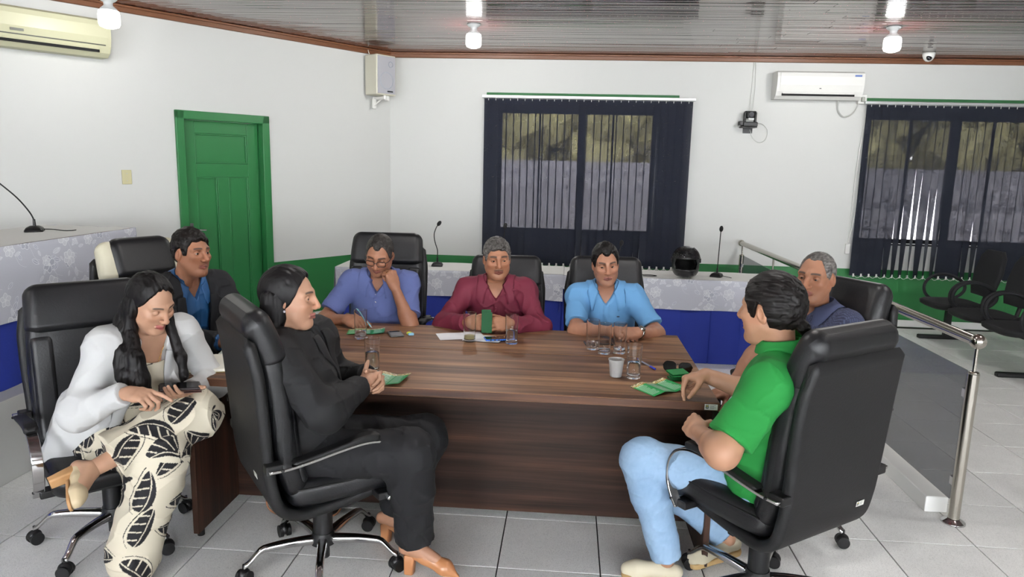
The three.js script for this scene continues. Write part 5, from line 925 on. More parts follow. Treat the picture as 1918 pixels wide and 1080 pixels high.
// ================================================================ woman in white
{
  const S = person('seated woman in a white blazer and leaf print jumpsuit looking at her phone', { seed: 8, fat: 0.9, female: true, headScale: 0.95,
    pelvis: [-1.965, 0.500, -2.790], neck: [-1.728, 0.955, -2.735], chestDir: [0.87, 0.50], sR: [-1.808, 0.930, -2.600], sL: [-1.655, 0.930, -2.868],
    wR: [-1.635, 0.795, -2.450], poleR: [-0.65, -0.8, 0.25], wL: [-1.540, 0.730, -2.700], poleL: [0.3, -0.9, -0.7], upperArm: 0.275, foreArm: 0.25, armR: [0.051, 0.044, 0.040, 0.025], handScale: 0.92,
    hL: [-1.905, 0.490, -2.875], hR: [-1.985, 0.480, -2.715], aL: [-1.770, 0.500, -2.395], kpoleL: [1, 0.4, -0.3], aR: [-1.672, 0.105, -2.465], kpoleR: [1, 0.35, 0.3], thigh: 0.43, shin: 0.42,
    head: [-1.668, 1.092, -2.690], hb: headBasis([0.93, 0.37], 0.46, -0.05), skin: '#b58c72', face: { w: 0.98, jaw: 0.92, fat: 0.6, nose: 0.95, brow: 0.75, lid: 0.85, lips: '#8c3236', lip: 1.1, browThick: 0.8 }, look: [0, -0.6, 1],
    hair: { line: 'woman', thick: 0.014, col: '#0d0b0c', rough: 0.0022, strand: [90, 16, 30], cell: 0.0034, box: [[-0.12, -0.2, -0.15], [0.12, 0.16, 0.12]], label: 'long black hair' },
    handR: { D: [0.90, -0.10, 0.05], N: [0.12, -0.90, -0.30], curl: [[0.25, 0.25, 0.2], [0.75, 1.0, 0.6], [0.9, 1.2, 0.7], [0.95, 1.2, 0.7]], thumb: [0.45, 0.4] },
    handL: { D: [0.05, 0.05, 0.98], N: [-0.25, 0.92, 0.1], curl: [[0.35, 0.5, 0.3], [0.35, 0.55, 0.3], [0.35, 0.55, 0.3], [0.35, 0.5, 0.3]], thumb: [-0.35, 0.0] } });
  const cream = lin('#cfc7b2'), black = lin('#131218');
  // leaf print: position along a limb and round it decide the motif
  const motif = (u, v, seed) => {
    const cs = 0.150; let hit = 0;
    for (let dj = -1; dj <= 1; dj++) for (let di = -1; di <= 1; di++) {
      const i = Math.floor(u / cs) + di, j = Math.floor(v / cs) + dj; if (hash3(i, j, seed + 50) < 0.04) continue;
      const cx = (i + 0.5 + 0.35 * (hash3(i, j, seed) - 0.5)) * cs, cy = (j + 0.5 + 0.35 * (hash3(i, j, seed + 1) - 0.5)) * cs, a = hash3(i, j, seed + 2) * 2 * PI, bend = (hash3(i, j, seed + 4) - 0.5) * 18;
      const px = u - cx, py = v - cy; let p = px * cos(a) + py * sin(a), q = -px * sin(a) + py * cos(a); q += bend * p * p * 0.5;
      const L = 0.080, w = 0.042 * Math.sqrt(max(0, 1 - (p / L) ** 2)) * (1 - 0.35 * p / L);
      if (abs(p) < L && q > -w * 0.55 && q < w) { const rib = abs((((p * 29 + abs(q) * 11) % 1) + 1) % 1 - 0.5) < 0.085 && q > w * 0.05; const mid = abs(q + w * 0.12) < 0.0018; hit = rib || mid ? 0 : 1; if (hit) return 1; }
      const w2 = 0.052 * Math.sqrt(max(0, 1 - (p / (L * 1.18)) ** 2)) * (1 - 0.3 * p / L); if (abs(p) < L * 1.15 && abs(q - w2) < 0.0016) return 1;
    }
    return 0;
  };
  const segs = [[S.hL, S.kL, 1], [S.kL, S.aL, 2], [S.hR, S.kR, 3], [S.kR, S.aR, 4], [S.pelvis, S.neck, 5]].map(([a, b, s]) => { const d = unit(sub(b, a)), x = unit(cross(d, [0.3, 0.2, 1])), y = cross(d, x); return { a, b, d, x, y, s, L: len(sub(b, a)) }; });
  const print = (x, y, z) => { let best = null, bd = 9; for (const g of segs) { const d = dCap(x, y, z, g.a, g.b, 0.001, 0.001) - (g.s === 5 ? 0.07 : 0); if (d < bd) { bd = d; best = g; } } const q = sub([x, y, z], best.a), v = dot(q, best.d), u = Math.atan2(dot(q, best.y), dot(q, best.x)) * 0.095; return motif(u + best.s * 3.7, v + best.s * 1.3, 7) ? black : cream; };
  trousers(S, { mat: vfabric(0.8), label: 'cream trousers with black palm leaf print', color: print, cell: 0.0030, hem: 0.100, cutL: 0.80, cutR: 1.0, e: 0.010, wrinkle: 0.007, r: [0.100, 0.082, 0.085, 0.09], fr: [7, 9, 7] });
  shirt(S, { sleeve: 0.1, mat: vfabric(0.8), color: print, cell: 0.0036, label: 'cream leaf print top', open: 0.0, wrinkle: 0.003, e: 0.008, name: 'top', neckR: 0.12 });
  const gap = y => 0.055 + 0.02 * sstep(0.9, 0.5, y) + 0.03 * sstep(0.4, 0.0, y);
  const mj = fabric('#c2c3c2', 0.8);
  jacket(S, { mat: mj, label: 'white open blazer', gap, e: 0.018, wrinkle: 0.0035, low: -0.32, lapel: { y0: 0.96, y1: 0.15, w: 0.045 }, extra: F => { for (const s of [-1, 1]) F.cap(S.at(s * 0.13, 0.25, -0.01), S.at(s * 0.16, -0.22, 0.02), 0.10, 0.085, { k: 0.05 }); } });
  // hair falling over the right shoulder and behind
  const HF = new Field(0.022), L = p => S.fromL(p), wob = (d, x, y, z) => d - 0.0020 * noise3(x * 110, y * 6, z * 110) - 0.0016 * noise3(x * 220, y * 9, z * 220);
  const fall = (pts, rs) => { for (let i = 0; i + 1 < pts.length; i++) HF.cap(pts[i], pts[i + 1], rs[i], rs[i + 1]); };
  fall([L([-0.052, 0.055, -0.01]), L([-0.076, -0.03, -0.010]), L([-0.082, -0.10, 0.004]), S.at(-0.100, 0.955, 0.135), S.at(-0.085, 0.84, 0.195), S.at(-0.055, 0.71, 0.225), S.at(-0.020, 0.585, 0.222)], [0.026, 0.021, 0.026, 0.034, 0.036, 0.030, 0.008]);
  fall([L([-0.068, 0.0, -0.045]), L([-0.082, -0.10, -0.045]), S.at(-0.135, 0.95, 0.085), S.at(-0.130, 0.83, 0.160), S.at(-0.095, 0.70, 0.205)], [0.026, 0.028, 0.030, 0.028, 0.008]);
  fall([L([0.052, 0.055, -0.01]), L([0.078, -0.03, 0.0]), L([0.084, -0.09, 0.02]), S.at(0.095, 0.95, 0.140), S.at(0.105, 0.84, 0.190), S.at(0.110, 0.72, 0.205)], [0.028, 0.020, 0.022, 0.020, 0.015, 0.005]);
  fall([L([0.0, 0.02, -0.085]), L([0.0, -0.10, -0.085]), S.at(0, 0.90, -0.09)], [0.050, 0.055, 0.030]);
  blob(S, 'hair', HF, M.hair, 0.0050, 'long black hair over the right shoulder', hairColor('#0d0b0c', 0, '#888', [95, 8, 95]), wob);
  // fine chain with a pendant
  { const pts = []; for (let i = 0; i <= 12; i++) { const t = i / 12 * 2 - 1, x = t * 0.055, y = 0.965 - 0.22 * (1 - t * t); const F = new Field(0.05); S.torso(F, -0.010); const [p] = torsoPoint(F, S, x, y); pts.push(add(p, S.Fr[2], 0.004)); } S.put('necklace', tube(pts, 0.0011, 40, 5), std(0xb08a4a, 0.25, { metalness: 1 }), 'thin gold necklace'); const g = sph(0.005, 0, 0, 0, 1, 1.5, 0.6); g.translate(...pts[6]); S.put('pendant', g, std(0xe0dcd0, 0.2, { metalness: 0.5 })); }
  // heels
  const bei = phys(0xcdbb98, 0.45), wood = std(0xb48a5c, 0.6);
  const foot = (a, d, up, k) => { d = unit(d); up = unit(sub(up, mul(d, dot(up, d)))); const X = cross(up, d), h = add(add(a, d, -0.045), up, -0.060), tt = add(add(a, d, 0.15), up, -0.105);
    const q = shoe(S, h, tt, up, { mat: bei, w: 0.036, label: 'beige block heel shoe', name: 'high_heel' });
    const hg = loft([0, 0.5, 1].map(t => ringRR(lerp(0.034, 0.044, t), lerp(0.040, 0.048, t), 0.008, 4).map(([u, v]) => add(add(add(add(h, d, 0.018), up, -0.072 + 0.085 * t), d, u), X, v)))); S.put('shoe_heel', hg, wood, 'wooden block heel');
    const sF = new Field(0.01); sF.cap(q.P(0.45, 0, -0.002), q.P(0.86, 0, -0.002), 0.030, 0.030); const pl = q.P(0, 0, -0.008), pu = q.P(0, 0, 0.004); blob(S, 'shoe_sole', sF, wood, 0.0045, 'tan sole', undefined, (d0, x, y, z) => max(d0, -dot(sub([x, y, z], pl), q.Y), dot(sub([x, y, z], pu), q.Y)));
    const fF = new Field(0.02); fF.cap(a, add(h, up, 0.03), 0.033, 0.028); fF.cap(a, q.P(0.6, 0, 0.03), 0.033, 0.028); blob(S, 'foot', fF, M.skin, 0.006, undefined, () => lin('#b08a70')); };
  const sh = unit(sub(S.aL, S.kL)); foot(S.aL, [0.72, -0.28, 0.62], mul(sh, -1), 'L');
  foot(S.aR, [0.35, 0, 0.94], [0, 1, 0], 'R');
  // the phone rests in her left hand
  const h = S.hands.L, c = add(add(h.P(0.075, 0.012, 0.0), h.N, 0.026), [0, 0.006, 0]), ph = thing('smartphone', 'smartphone in dark folding case held by the woman in white', 'phone', c); ph.rotation.set(0.10, 0.55, -0.12);
  part(ph, 'phone_body', box(0.15, 0.009, 0.074, 0, 0, 0, 0.004), std(0x2b2427, 0.4)); part(ph, 'screen', box(0.138, 0.001, 0.066, 0, 0.0048, 0, 0.0004), std(0x0a0a0c, 0.08)); part(ph, 'phone_case', merge(box(0.156, 0.004, 0.08, 0, -0.006, 0, 0.002), box(0.156, 0.004, 0.075, 0.0, -0.013, 0.006, 0.002)), std(0x4a2c26, 0.55), 'dark brown folding case');
}
// ---------------------------------------------------------------- things on the meeting table
const TOP = 0.7505;
M.glassware = phys(0xffffff, 0.0, { transmission: 1, thickness: 0.01, ior: 1.47 });
M.water = phys(0xffffff, 0.0, { transmission: 1, thickness: 0.05, ior: 1.33 });
{
  const hgt = 0.155, prof = [[0.0005, 0], [0.029, 0], [0.0305, 0.002], [0.0345, hgt - 0.001], [0.0338, hgt], [0.0328, hgt - 0.001], [0.0288, 0.018], [0.026, 0.0135], [0.0005, 0.0125]], g = lathe(prof, 48);
  const list = [[-1.073, -3.590, 0.022, 'water glass before the writing hand of the man in blue polo'], [-0.849, -3.012, 0.070, 'half full water glass in front of the woman in black'], [-0.496, -3.628, 0, 'cloudy empty glass left of the blue phone'], [-0.272, -3.620, 0.055, 'water glass standing right of the blue phone'], [0.150, -3.575, 0.02, 'leftmost glass of the three standing close together'], [0.207, -3.498, 0.008, 'middle glass of the three standing close together'], [0.284, -3.518, 0.012, 'rightmost glass of the three standing close together'], [0.318, -3.100, 0.052, 'water glass beside the white plastic cup']];
  list.forEach(([x, z, w, lab], i) => {
    const t = thing('drinking_glass', lab, 'glass', [x, TOP, z], 0, 'straight drinking glasses'); part(t, 'glass_wall', g, M.glassware);
    if (w > 0.004) { const r0 = 0.0287, r1 = lerp(0.0288, 0.0328, (w) / (hgt - 0.018)) - 0.0002; part(t, 'water', lathe([[0.0005, 0.0133], [0.0255, 0.0142], [r0 - 0.0003, 0.0186], [r1, 0.018 + w], [0.0005, 0.0175 + w]], 48), M.water); }
    if (i === 2) part(t, 'drink_residue', lathe([[0.0005, 0.0133], [0.0255, 0.0142], [0.0284, 0.0186], [0.0290, 0.031], [0.0005, 0.031]], 40), phys(0xc9c48e, 0.5, { transparent: true, opacity: 0.8 }), 'pale yellow drink residue');
  });
  const c = thing('plastic_cup', 'small white translucent plastic cup beside a water glass', 'cup', [0.241, TOP, -3.110]);
  part(c, 'cup_wall', lathe([[0.0005, 0], [0.0245, 0], [0.026, 0.002], [0.034, 0.074], [0.0365, 0.076], [0.0365, 0.080], [0.0335, 0.080], [0.0325, 0.072], [0.0245, 0.003], [0.0005, 0.0025]], 40), phys(0xd2d2d0, 0.4, { transmission: 0.5, thickness: 0 }));
}
// leaflets: green print with a photo strip along one edge
const leafTex = canvasTex(512, 512, (c, w, h) => {
  c.fillStyle = '#1f8a45'; c.fillRect(0, 0, w, h); const r = rng(31);
  for (let k = 0; k < 3; k++) { c.fillStyle = ['#2a9a52', '#1c7f40', '#259350'][k]; c.fillRect(k * w / 3, 0, w / 3, h); c.fillStyle = '#d9efe0'; for (let i = 0; i < 13; i++) c.fillRect(k * w / 3 + 18, 130 + i * 26, 90 + r() * 40, 7); c.fillStyle = '#eef6e8'; c.fillRect(k * w / 3 + 18, 100, 110, 14); }
  for (let i = 0; i < 420; i++) { c.fillStyle = ['#caa46a', '#7a5430', '#e8d9b0', '#3d2a1c', '#b98950', '#f1e9c9'][Math.floor(r() * 6)]; c.fillRect(r() * w, r() * 72, 8 + r() * 22, 6 + r() * 14); } c.fillStyle = '#e0c23a'; c.fillRect(0, 70, w, 10);
});
M.leaflet = std(0xffffff, 0.35, { map: leafTex, side: THREE.DoubleSide });
function leaflet(name, label, pos, turn, { w = 0.2, h = 0.15, fold = [0, 0.012, 0.002, 0.014], flip = false } = {}) { // three panels, zigzag folded, lying flat
  const n = fold.length - 1, top = [], idx = [], pos3 = [], uv = [];
  const pts = fold.map((y, i) => [-w / 2 + w * i / n, y]); const t0 = 0.0006;
  for (const [dy, f] of [[0, 0], [t0, 1]]) pts.forEach(([x, y], i) => { for (const z of [-h / 2, h / 2]) { pos3.push(x, y + dy, z); uv.push(i / n, z < 0 ? 1 : 0); } });
  const m = pts.length * 2; for (let s = 0; s < 2; s++) for (let i = 0; i < n; i++) { const a = s * m + i * 2; s ? idx.push(a, a + 1, a + 3, a, a + 3, a + 2) : idx.push(a, a + 3, a + 1, a, a + 2, a + 3); }
  const g = new THREE.BufferGeometry(); g.setAttribute('position', new THREE.Float32BufferAttribute(pos3, 3)); g.setAttribute('uv', new THREE.Float32BufferAttribute(uv, 2)); g.setIndex(idx); const gg = g.toNonIndexed(); gg.computeVertexNormals();
  return single(name, label, 'leaflet', gg, M.leaflet, pos, turn);
}
leaflet('leaflet', 'green folded leaflet by the hands of the woman in black', [-0.765, TOP + 0.0008, -2.900], -0.12, { w: 0.19, h: 0.155 });
leaflet('leaflet', 'green folded leaflet beside the pointing hand of the man in green', [0.412, TOP + 0.0008, -2.955], 0.62, { w: 0.185, h: 0.15 });
leaflet('leaflet', 'green leaflet under the pen of the man in blue polo', [-1.085, TOP + 0.0008, -3.735], 0.2, { w: 0.20, h: 0.12, fold: [0.001, 0.004, 0.001, 0.010] });
{
  const t = thing('leaflet_stack', 'small pile of folded green leaflets behind the sunglasses', 'leaflets', [0.520, TOP, -3.105], 0.28);
  [[0, 0.006, 0, 0.02], [0.004, 0.018, 0.004, -0.10], [-0.004, 0.031, -0.006, 0.12]].forEach(([x, y, z, a]) => { const m = part(t, 'folded_leaflet', merge(box(0.085, 0.0025, 0.055, 0, -0.0035, 0, 0.001), box(0.085, 0.0025, 0.055, 0, 0.0035, 0.003, 0.001), box(0.085, 0.009, 0.003, 0, 0, -0.027, 0.001)), M.leafGreen || (M.leafGreen = std(0x1d7a3e, 0.35))); m.position.set(x, y, z); m.rotation.set(0.12 * (y > 0.03 ? 1 : 0), a, 0); });
  const s = single('leaflet', 'folded green leaflet held upright by the man in maroon', 'leaflet', merge(box(0.058, 0.135, 0.002, 0, 0, 0, 0.0008), box(0.056, 0.13, 0.002, 0.002, 0.002, -0.006, 0.0008), box(0.052, 0.022, 0.0024, -0.004, 0.074, -0.003, 0.0008)), std(0x10552d, 0.7), [-0.425, 0.816, -3.800], 0.15); s.rotation.x = -0.04; s.scale.set(1, 0.85, 1);
}
{ // sunglasses
  const t = thing('sunglasses', 'black sunglasses lying folded at the right edge of the table', 'sunglasses', [0.530, TOP, -3.215], -0.25);
  for (const s of [-1, 1]) { const sh = new THREE.Shape(); const q = ringRR(0.058, 0.046, 0.020, 6); q.forEach(([a, b], i) => i ? sh.lineTo(a, b) : sh.moveTo(a, b)); const g = new THREE.ExtrudeGeometry(sh, { depth: 0.002, bevelEnabled: true, bevelSize: 0.0015, bevelThickness: 0.001, bevelSegments: 2 }); g.rotateX(-0.25); g.rotateY(s * 0.12); g.translate(s * 0.035, 0.026, 0); part(t, 'lens', g, std(0x050506, 0.06)); part(t, 'temple', tube([[s * 0.066, 0.030, -0.004], [s * 0.064, 0.022, -0.02], [s * 0.02, 0.010, -0.030], [-s * 0.045, 0.005, -0.026 - 0.006 * (s + 1)]], 0.0028, 24, 6), M.plastic); }
  part(t, 'bridge', tube([[-0.008, 0.036, 0.002], [0, 0.039, 0.003], [0.008, 0.036, 0.002]], 0.002, 10, 6), M.plastic);
}
{ // ballpoint pen with blue cap
  const a = [0.375, TOP + 0.005, -3.375], b = [0.432, TOP + 0.005, -3.235], d = unit(sub(b, a)), t = thing('pen', 'clear ballpoint pen with blue cap beside the water glass', 'pen', a), R = (k, e = 0) => [d[0] * k, e, d[2] * k];
  part(t, 'barrel', rod(R(0), R(0.105), 0.004, 0.004, 8), phys(0xcfd8e4, 0.1, { transmission: 0.6, thickness: 0 })); part(t, 'ink_tube', rod(R(0.004), R(0.10), 0.0015, 0.0015, 8), std(0x1a2f9a, 0.4)); part(t, 'cap', rod(R(0.105), R(0.150), 0.0052, 0.0048, 12), std(0x2133b0, 0.3), 'blue cap'); part(t, 'end_plug', rod(R(-0.012), R(0), 0.0042, 0.0042, 10), std(0x2133b0, 0.3));
}
{ // calculator-like grey device, eraser, papers, phones, notebook
  const c = thing('calculator', 'small grey calculator right of the writing man', 'calculator', [-0.912, TOP, -3.700], 0.42);
  part(c, 'case', box(0.075, 0.010, 0.115, 0, 0.0052, 0, 0.004), std(0x5a5b5c, 0.4)); part(c, 'display', box(0.055, 0.0012, 0.022, 0, 0.0106, -0.036, 0.0004), std(0x2c302c, 0.15)); part(c, 'face_plate', box(0.06, 0.001, 0.06, 0, 0.0106, 0.016, 0.0004), std(0x77787a, 0.5));
  const e = thing('eraser', 'small yellow and blue eraser beside the calculator', 'eraser', [-0.840, TOP, -3.712], 0.5); part(e, 'eraser_body', sph(0.014, 0, 0.0095, 0, 1.1, 0.65, 0.8), std(0xb9c23a, 0.5)); part(e, 'eraser_sleeve', box(0.03, 0.014, 0.02, 0.006, 0.0072, 0.016, 0.004), std(0x86bdd6, 0.4));
  const sheet = (x, z, a, w, h, lab) => { const g = new THREE.PlaneGeometry(w, h, 12, 8); g.rotateX(-PI / 2); const p = g.attributes.position; for (let i = 0; i < p.count; i++) p.setY(i, 0.001 + 0.003 * max(0, noise3(p.getX(i) * 14, 1, p.getZ(i) * 14))); g.computeVertexNormals(); return single('paper_sheet', lab, 'paper', g, M.paper || (M.paper = std(0xe6e8ec, 0.7, { side: THREE.DoubleSide })), [x, TOP, z], a); };
  sheet(-0.560, -3.735, 0.35, 0.25, 0.15, 'white paper sheet left of the green leaflet, partly under the sleeve'); sheet(-0.430, -3.690, -0.12, 0.20, 0.14, 'white paper sheet under the blue phone').position.y += 0.002;
  const p = thing('smartphone', 'blue cased smartphone between two glasses before the man in maroon', 'phone', [-0.350, TOP + 0.004, -3.680], 0.3); part(p, 'phone_body', box(0.145, 0.008, 0.07, 0, 0.005, 0, 0.0035), std(0x2a64c0, 0.3)); part(p, 'screen', box(0.137, 0.001, 0.063, 0, 0.0094, 0, 0.0004), std(0x0b0d12, 0.08));
  for (let k = 0; k < 3; k++) part(p, 'camera_lens', cyl(0.004, 0.004, 0.002, 0, 0, 0, 14).rotateX(PI / 2).translate(-0.045 + k * 0.022, 0.005, 0.0352), M.plastic);
  const q = thing('smartphone', 'black smartphone lying behind the three grouped glasses', 'phone', [0.185, TOP, -3.690], 0.15); part(q, 'phone_body', box(0.15, 0.008, 0.07, 0, 0.004, 0, 0.0035), std(0x15161a, 0.3)); part(q, 'screen', box(0.14, 0.001, 0.063, 0, 0.0085, 0, 0.0004), std(0x0a0b0e, 0.08));
  const n = thing('spiral_notebook', 'open spiral notebook with blank pages on the left table corner', 'notebook', [-1.578, TOP, -3.000], 0.31);
  part(n, 'cover', box(0.19, 0.003, 0.265, 0, 0.002, 0, 0.001), std(0x8a7a4a, 0.6), 'floral yellow cover edge'); for (let i = 0; i < 4; i++) part(n, 'page_block', box(0.182, 0.0028, 0.258, 0.002, 0.0052 + i * 0.003, 0, 0.0008), std(0xe7e5d8, 0.8));
  for (let i = 0; i < 26; i++) { const g = new THREE.TorusGeometry(0.0095, 0.001, 5, 14); g.translate(-0.093, 0.009, -0.122 + i * 0.0098); part(n, 'spiral_ring', g, M.plastic); }
}
// ---------------------------------------------------------------- gooseneck microphones, helmet, cable
function mic(label, base, turn, path, tip) {
  const t = thing('gooseneck_microphone', label, 'microphone', base, turn);
  part(t, 'base', loft([[0, 0.10, 0.115, 0.001], [0.3, 0.10, 0.115, 0.010], [0.7, 0.085, 0.09, 0.024], [1, 0.05, 0.05, 0.034]].map(([k, w, d, y]) => ringRR(w, d, 0.014, 4).map(([a, b]) => [a, y, b - 0.012 * k]))), M.plastic);
  part(t, 'collar', rod([0, 0.03, -0.02], [0, 0.075, -0.02], 0.009, 0.007), M.plastic);
  part(t, 'gooseneck', tube([[0, 0.07, -0.02], ...path], 0.0042, 50, 8), M.blackMatte);
  const e = path[path.length - 1], p = path[path.length - 2], d = unit(sub(e, p)), q = new THREE.Quaternion().setFromUnitVectors(V(0, 1, 0), V(...d)); const g = sph(0.017, 0, 0.02, 0, 1, 1.6, 1); g.applyQuaternion(q); g.translate(...e); part(t, 'foam_windscreen', g, M.blackMatte);
  if (tip) part(t, 'cable', tube(tip, 0.003, 30, 6), M.blackMatte);
  return t;
}
mic('gooseneck microphone on the lace table right of the blue polo man', [-1.172, 0.752, -6.33], 0.1, [[0.0, 0.14, -0.02], [-0.022, 0.22, -0.01], [-0.028, 0.29, 0.0], [-0.006, 0.355, 0.01], [0.006, 0.372, 0.013]]);
mic('gooseneck microphone half hidden behind the man in maroon', [-0.575, 0.752, -6.36], 0, [[0, 0.14, -0.02], [0.006, 0.26, -0.01], [0.012, 0.345, 0], [0.014, 0.36, 0]]);
mic('gooseneck microphone half hidden behind the man in light blue', [0.46, 0.747, -6.36], 0, [[0, 0.12, -0.02], [0.01, 0.18, -0.01], [0.02, 0.23, 0], [0.022, 0.245, 0]]);
mic('straight gooseneck microphone right of the motorcycle helmet', [1.325, 0.747, -6.31], -0.4, [[0.002, 0.16, -0.02], [0.004, 0.28, -0.02], [0.006, 0.385, -0.02], [0.007, 0.40, -0.02]], [[0.04, 0.012, 0], [0.09, 0.006, 0.005], [0.12, 0.004, 0.015], [0.135, 0.004, 0.03]]);
mic('gooseneck microphone on the podium table at the left edge', [-3.30, 1.199, -4.15], 0.55, [[-0.015, 0.11, -0.02], [-0.07, 0.20, -0.01], [-0.16, 0.30, 0.0], [-0.26, 0.40, 0.01], [-0.275, 0.415, 0.01]], [[0.05, 0.014, 0.0], [0.10, 0.012, 0.01], [0.16, 0.005, 0.03], [0.20, 0.004, 0.02], [0.22, 0.004, -0.01]]);
single('cable', 'thin black cable loop on the lace table behind the light blue shirt', 'cable', tube([[-0.12, 0.004, 0.02], [-0.04, 0.004, -0.03], [0.05, 0.004, -0.035], [0.09, 0.004, 0.0], [0.05, 0.004, 0.03], [-0.03, 0.004, 0.025]], 0.0035, 50, 6), M.blackMatte, [0.70, 0.747, -6.20]);
{
  const t = thing('motorcycle_helmet', 'black full face motorcycle helmet with raised visor on the lace table', 'helmet', [1.035, 0.747, -6.215], -0.12);
  const f = (x, y, z) => { let d = dEll(x, y - 0.145, z + 0.005, 0.118, 0.125, 0.140); d = smin(d, dEll(x, y - 0.075, z - 0.020, 0.112, 0.085, 0.130), 0.03); const inn = smin(dEll(x, y - 0.145, z + 0.005, 0.098, 0.105, 0.120), dEll(x, y - 0.06, z - 0.01, 0.090, 0.09, 0.108), 0.03); d = smax(d, -inn, 0.008); d = smax(d, 0.002 - y, 0.006); const eye = Math.max(abs(x) - 0.092 + 0.25 * abs(y - 0.125), abs(y - 0.125) - 0.042, 0.02 - z); d = smax(d, -eye, 0.008); d = smin(d, dCap(x, y, z, [-0.07, 0.035, 0.118], [0.07, 0.035, 0.118], 0.004, 0.004), 0.006); return d; };
  part(t, 'shell', meshSDF(f, [-0.14, -0.01, -0.17], [0.14, 0.29, 0.17], 0.0055), phys(0x0d0e10, 0.35, { clearcoat: 0.6, clearcoatRoughness: 0.2 }));
  const v = (x, y, z) => { let d = abs(dEll(x, y - 0.147, z + 0.004, 0.124, 0.131, 0.149)) - 0.0018; d = max(d, 0.165 - y + 0.25 * max(0, z - 0.05), y - 0.262, -z - 0.02); return d; };
  part(t, 'visor', meshSDF(v, [-0.14, 0.13, -0.05], [0.14, 0.30, 0.17], 0.0045), phys(0x1a1d22, 0.05, { transparent: true, opacity: 0.75, clearcoat: 1 }), 'raised smoked visor');
  for (const s of [-1, 1]) part(t, 'visor_hinge', cyl(0.02, 0.018, 0.012, 0, 0, 0, 20).rotateZ(PI / 2).translate(s * 0.121, 0.15, 0.01), M.plastic);
  part(t, 'lining', meshSDF((x, y, z) => max(dEll(x, y - 0.14, z + 0.01, 0.096, 0.103, 0.116), -dEll(x, y - 0.12, z - 0.02, 0.078, 0.095, 0.105), 0.01 - y), [-0.12, -0.01, -0.15], [0.12, 0.27, 0.13], 0.008), M.blackMatte);
}
// ---------------------------------------------------------------- wall units
function acUnit(label, L, body, dark) {
  const t = thing('air_conditioner', label, 'air conditioner'); const prof = [[0, 0.0], [0.12, 0.0], [0.165, 0.03], [0.19, 0.075], [0.205, 0.14], [0.205, 0.225], [0.195, 0.262], [0.165, 0.280], [0, 0.282]];
  const ring = x => prof.map(([z, y]) => [x, y, z]); const g = loft([ring(-L / 2), ring(-L / 2 + 0.002), ring(L / 2 - 0.002), ring(L / 2)]).toNonIndexed(); g.computeVertexNormals();
  part(t, 'body', g, body); part(t, 'front_panel', (() => { const pr = [[0.192, 0.082], [0.212, 0.14], [0.213, 0.225], [0.203, 0.262], [0.199, 0.262], [0.2, 0.14]]; const q = loft([-L / 2 + 0.03, L / 2 - 0.03].map(x => pr.map(([z, y]) => [x, y, z]))).toNonIndexed(); q.computeVertexNormals(); return q; })(), body);
  part(t, 'outlet_slot', box(L - 0.14, 0.03, 0.008, -0.01, 0.045, 0.176, 0.002).rotateX(0), M.blackMatte); part(t, 'louvre', xf(box(L - 0.15, 0.03, 0.004, 0, 0, 0, 0.0015), { r: [-0.55, 0, 0], t: [-0.01, 0.062, 0.186] }), body);
  return t;
}
{
  const t = acUnit('white split air conditioner on the wall left of the right window', 0.88, M.white); t.position.set(2.565, 2.425, ZB);
  part(t, 'indicator', box(0.045, 0.014, 0.003, 0.0, 0.168, 0.212, 0.001), std(0xffffff, 0.15)); part(t, 'badge', box(0.02, 0.008, 0.002, 0.0, 0.105, 0.205, 0.0008), std(0x44474a, 0.5)); part(t, 'energy_sticker', box(0.07, 0.018, 0.002, 0.37, 0.235, 0.212, 0.0008), std(0x5b74b4, 0.5), 'small blue sticker');
  part(t, 'power_cord', tube([[0.25, 0.0, 0.05], [0.26, -0.10, 0.04], [0.33, -0.165, 0.03], [0.42, -0.12, 0.03], [0.465, -0.03, 0.03], [0.50, 0.02, 0.03]], 0.006, 50, 8), std(0xb9bab6, 0.6), 'grey power cord');
  const b = thing('socket_box', 'white surface socket with grey plug beside the white air conditioner', 'socket', [3.06, 2.445, ZB]); part(b, 'box', box(0.09, 0.10, 0.05, 0, 0, 0.025, 0.006), M.white); part(b, 'plug', box(0.035, 0.05, 0.03, 0, -0.005, 0.062, 0.008), std(0xa9aaa2, 0.5));
  const u = acUnit('old cream split air conditioner on the oblique wall at top left', 0.90, M.cream); u.position.set(3.44, 2.425, 0); u.rotation.y = PI; onLeftWall(u);
  part(u, 'display_window', box(0.085, 0.018, 0.003, -0.18, 0.115, 0.207, 0.0012), std(0x55584f, 0.3), 'grey display window'); part(u, 'dark_seam', box(0.82, 0.008, 0.004, 0.0, 0.085, 0.197, 0.001), std(0x4a4c46, 0.5));
}
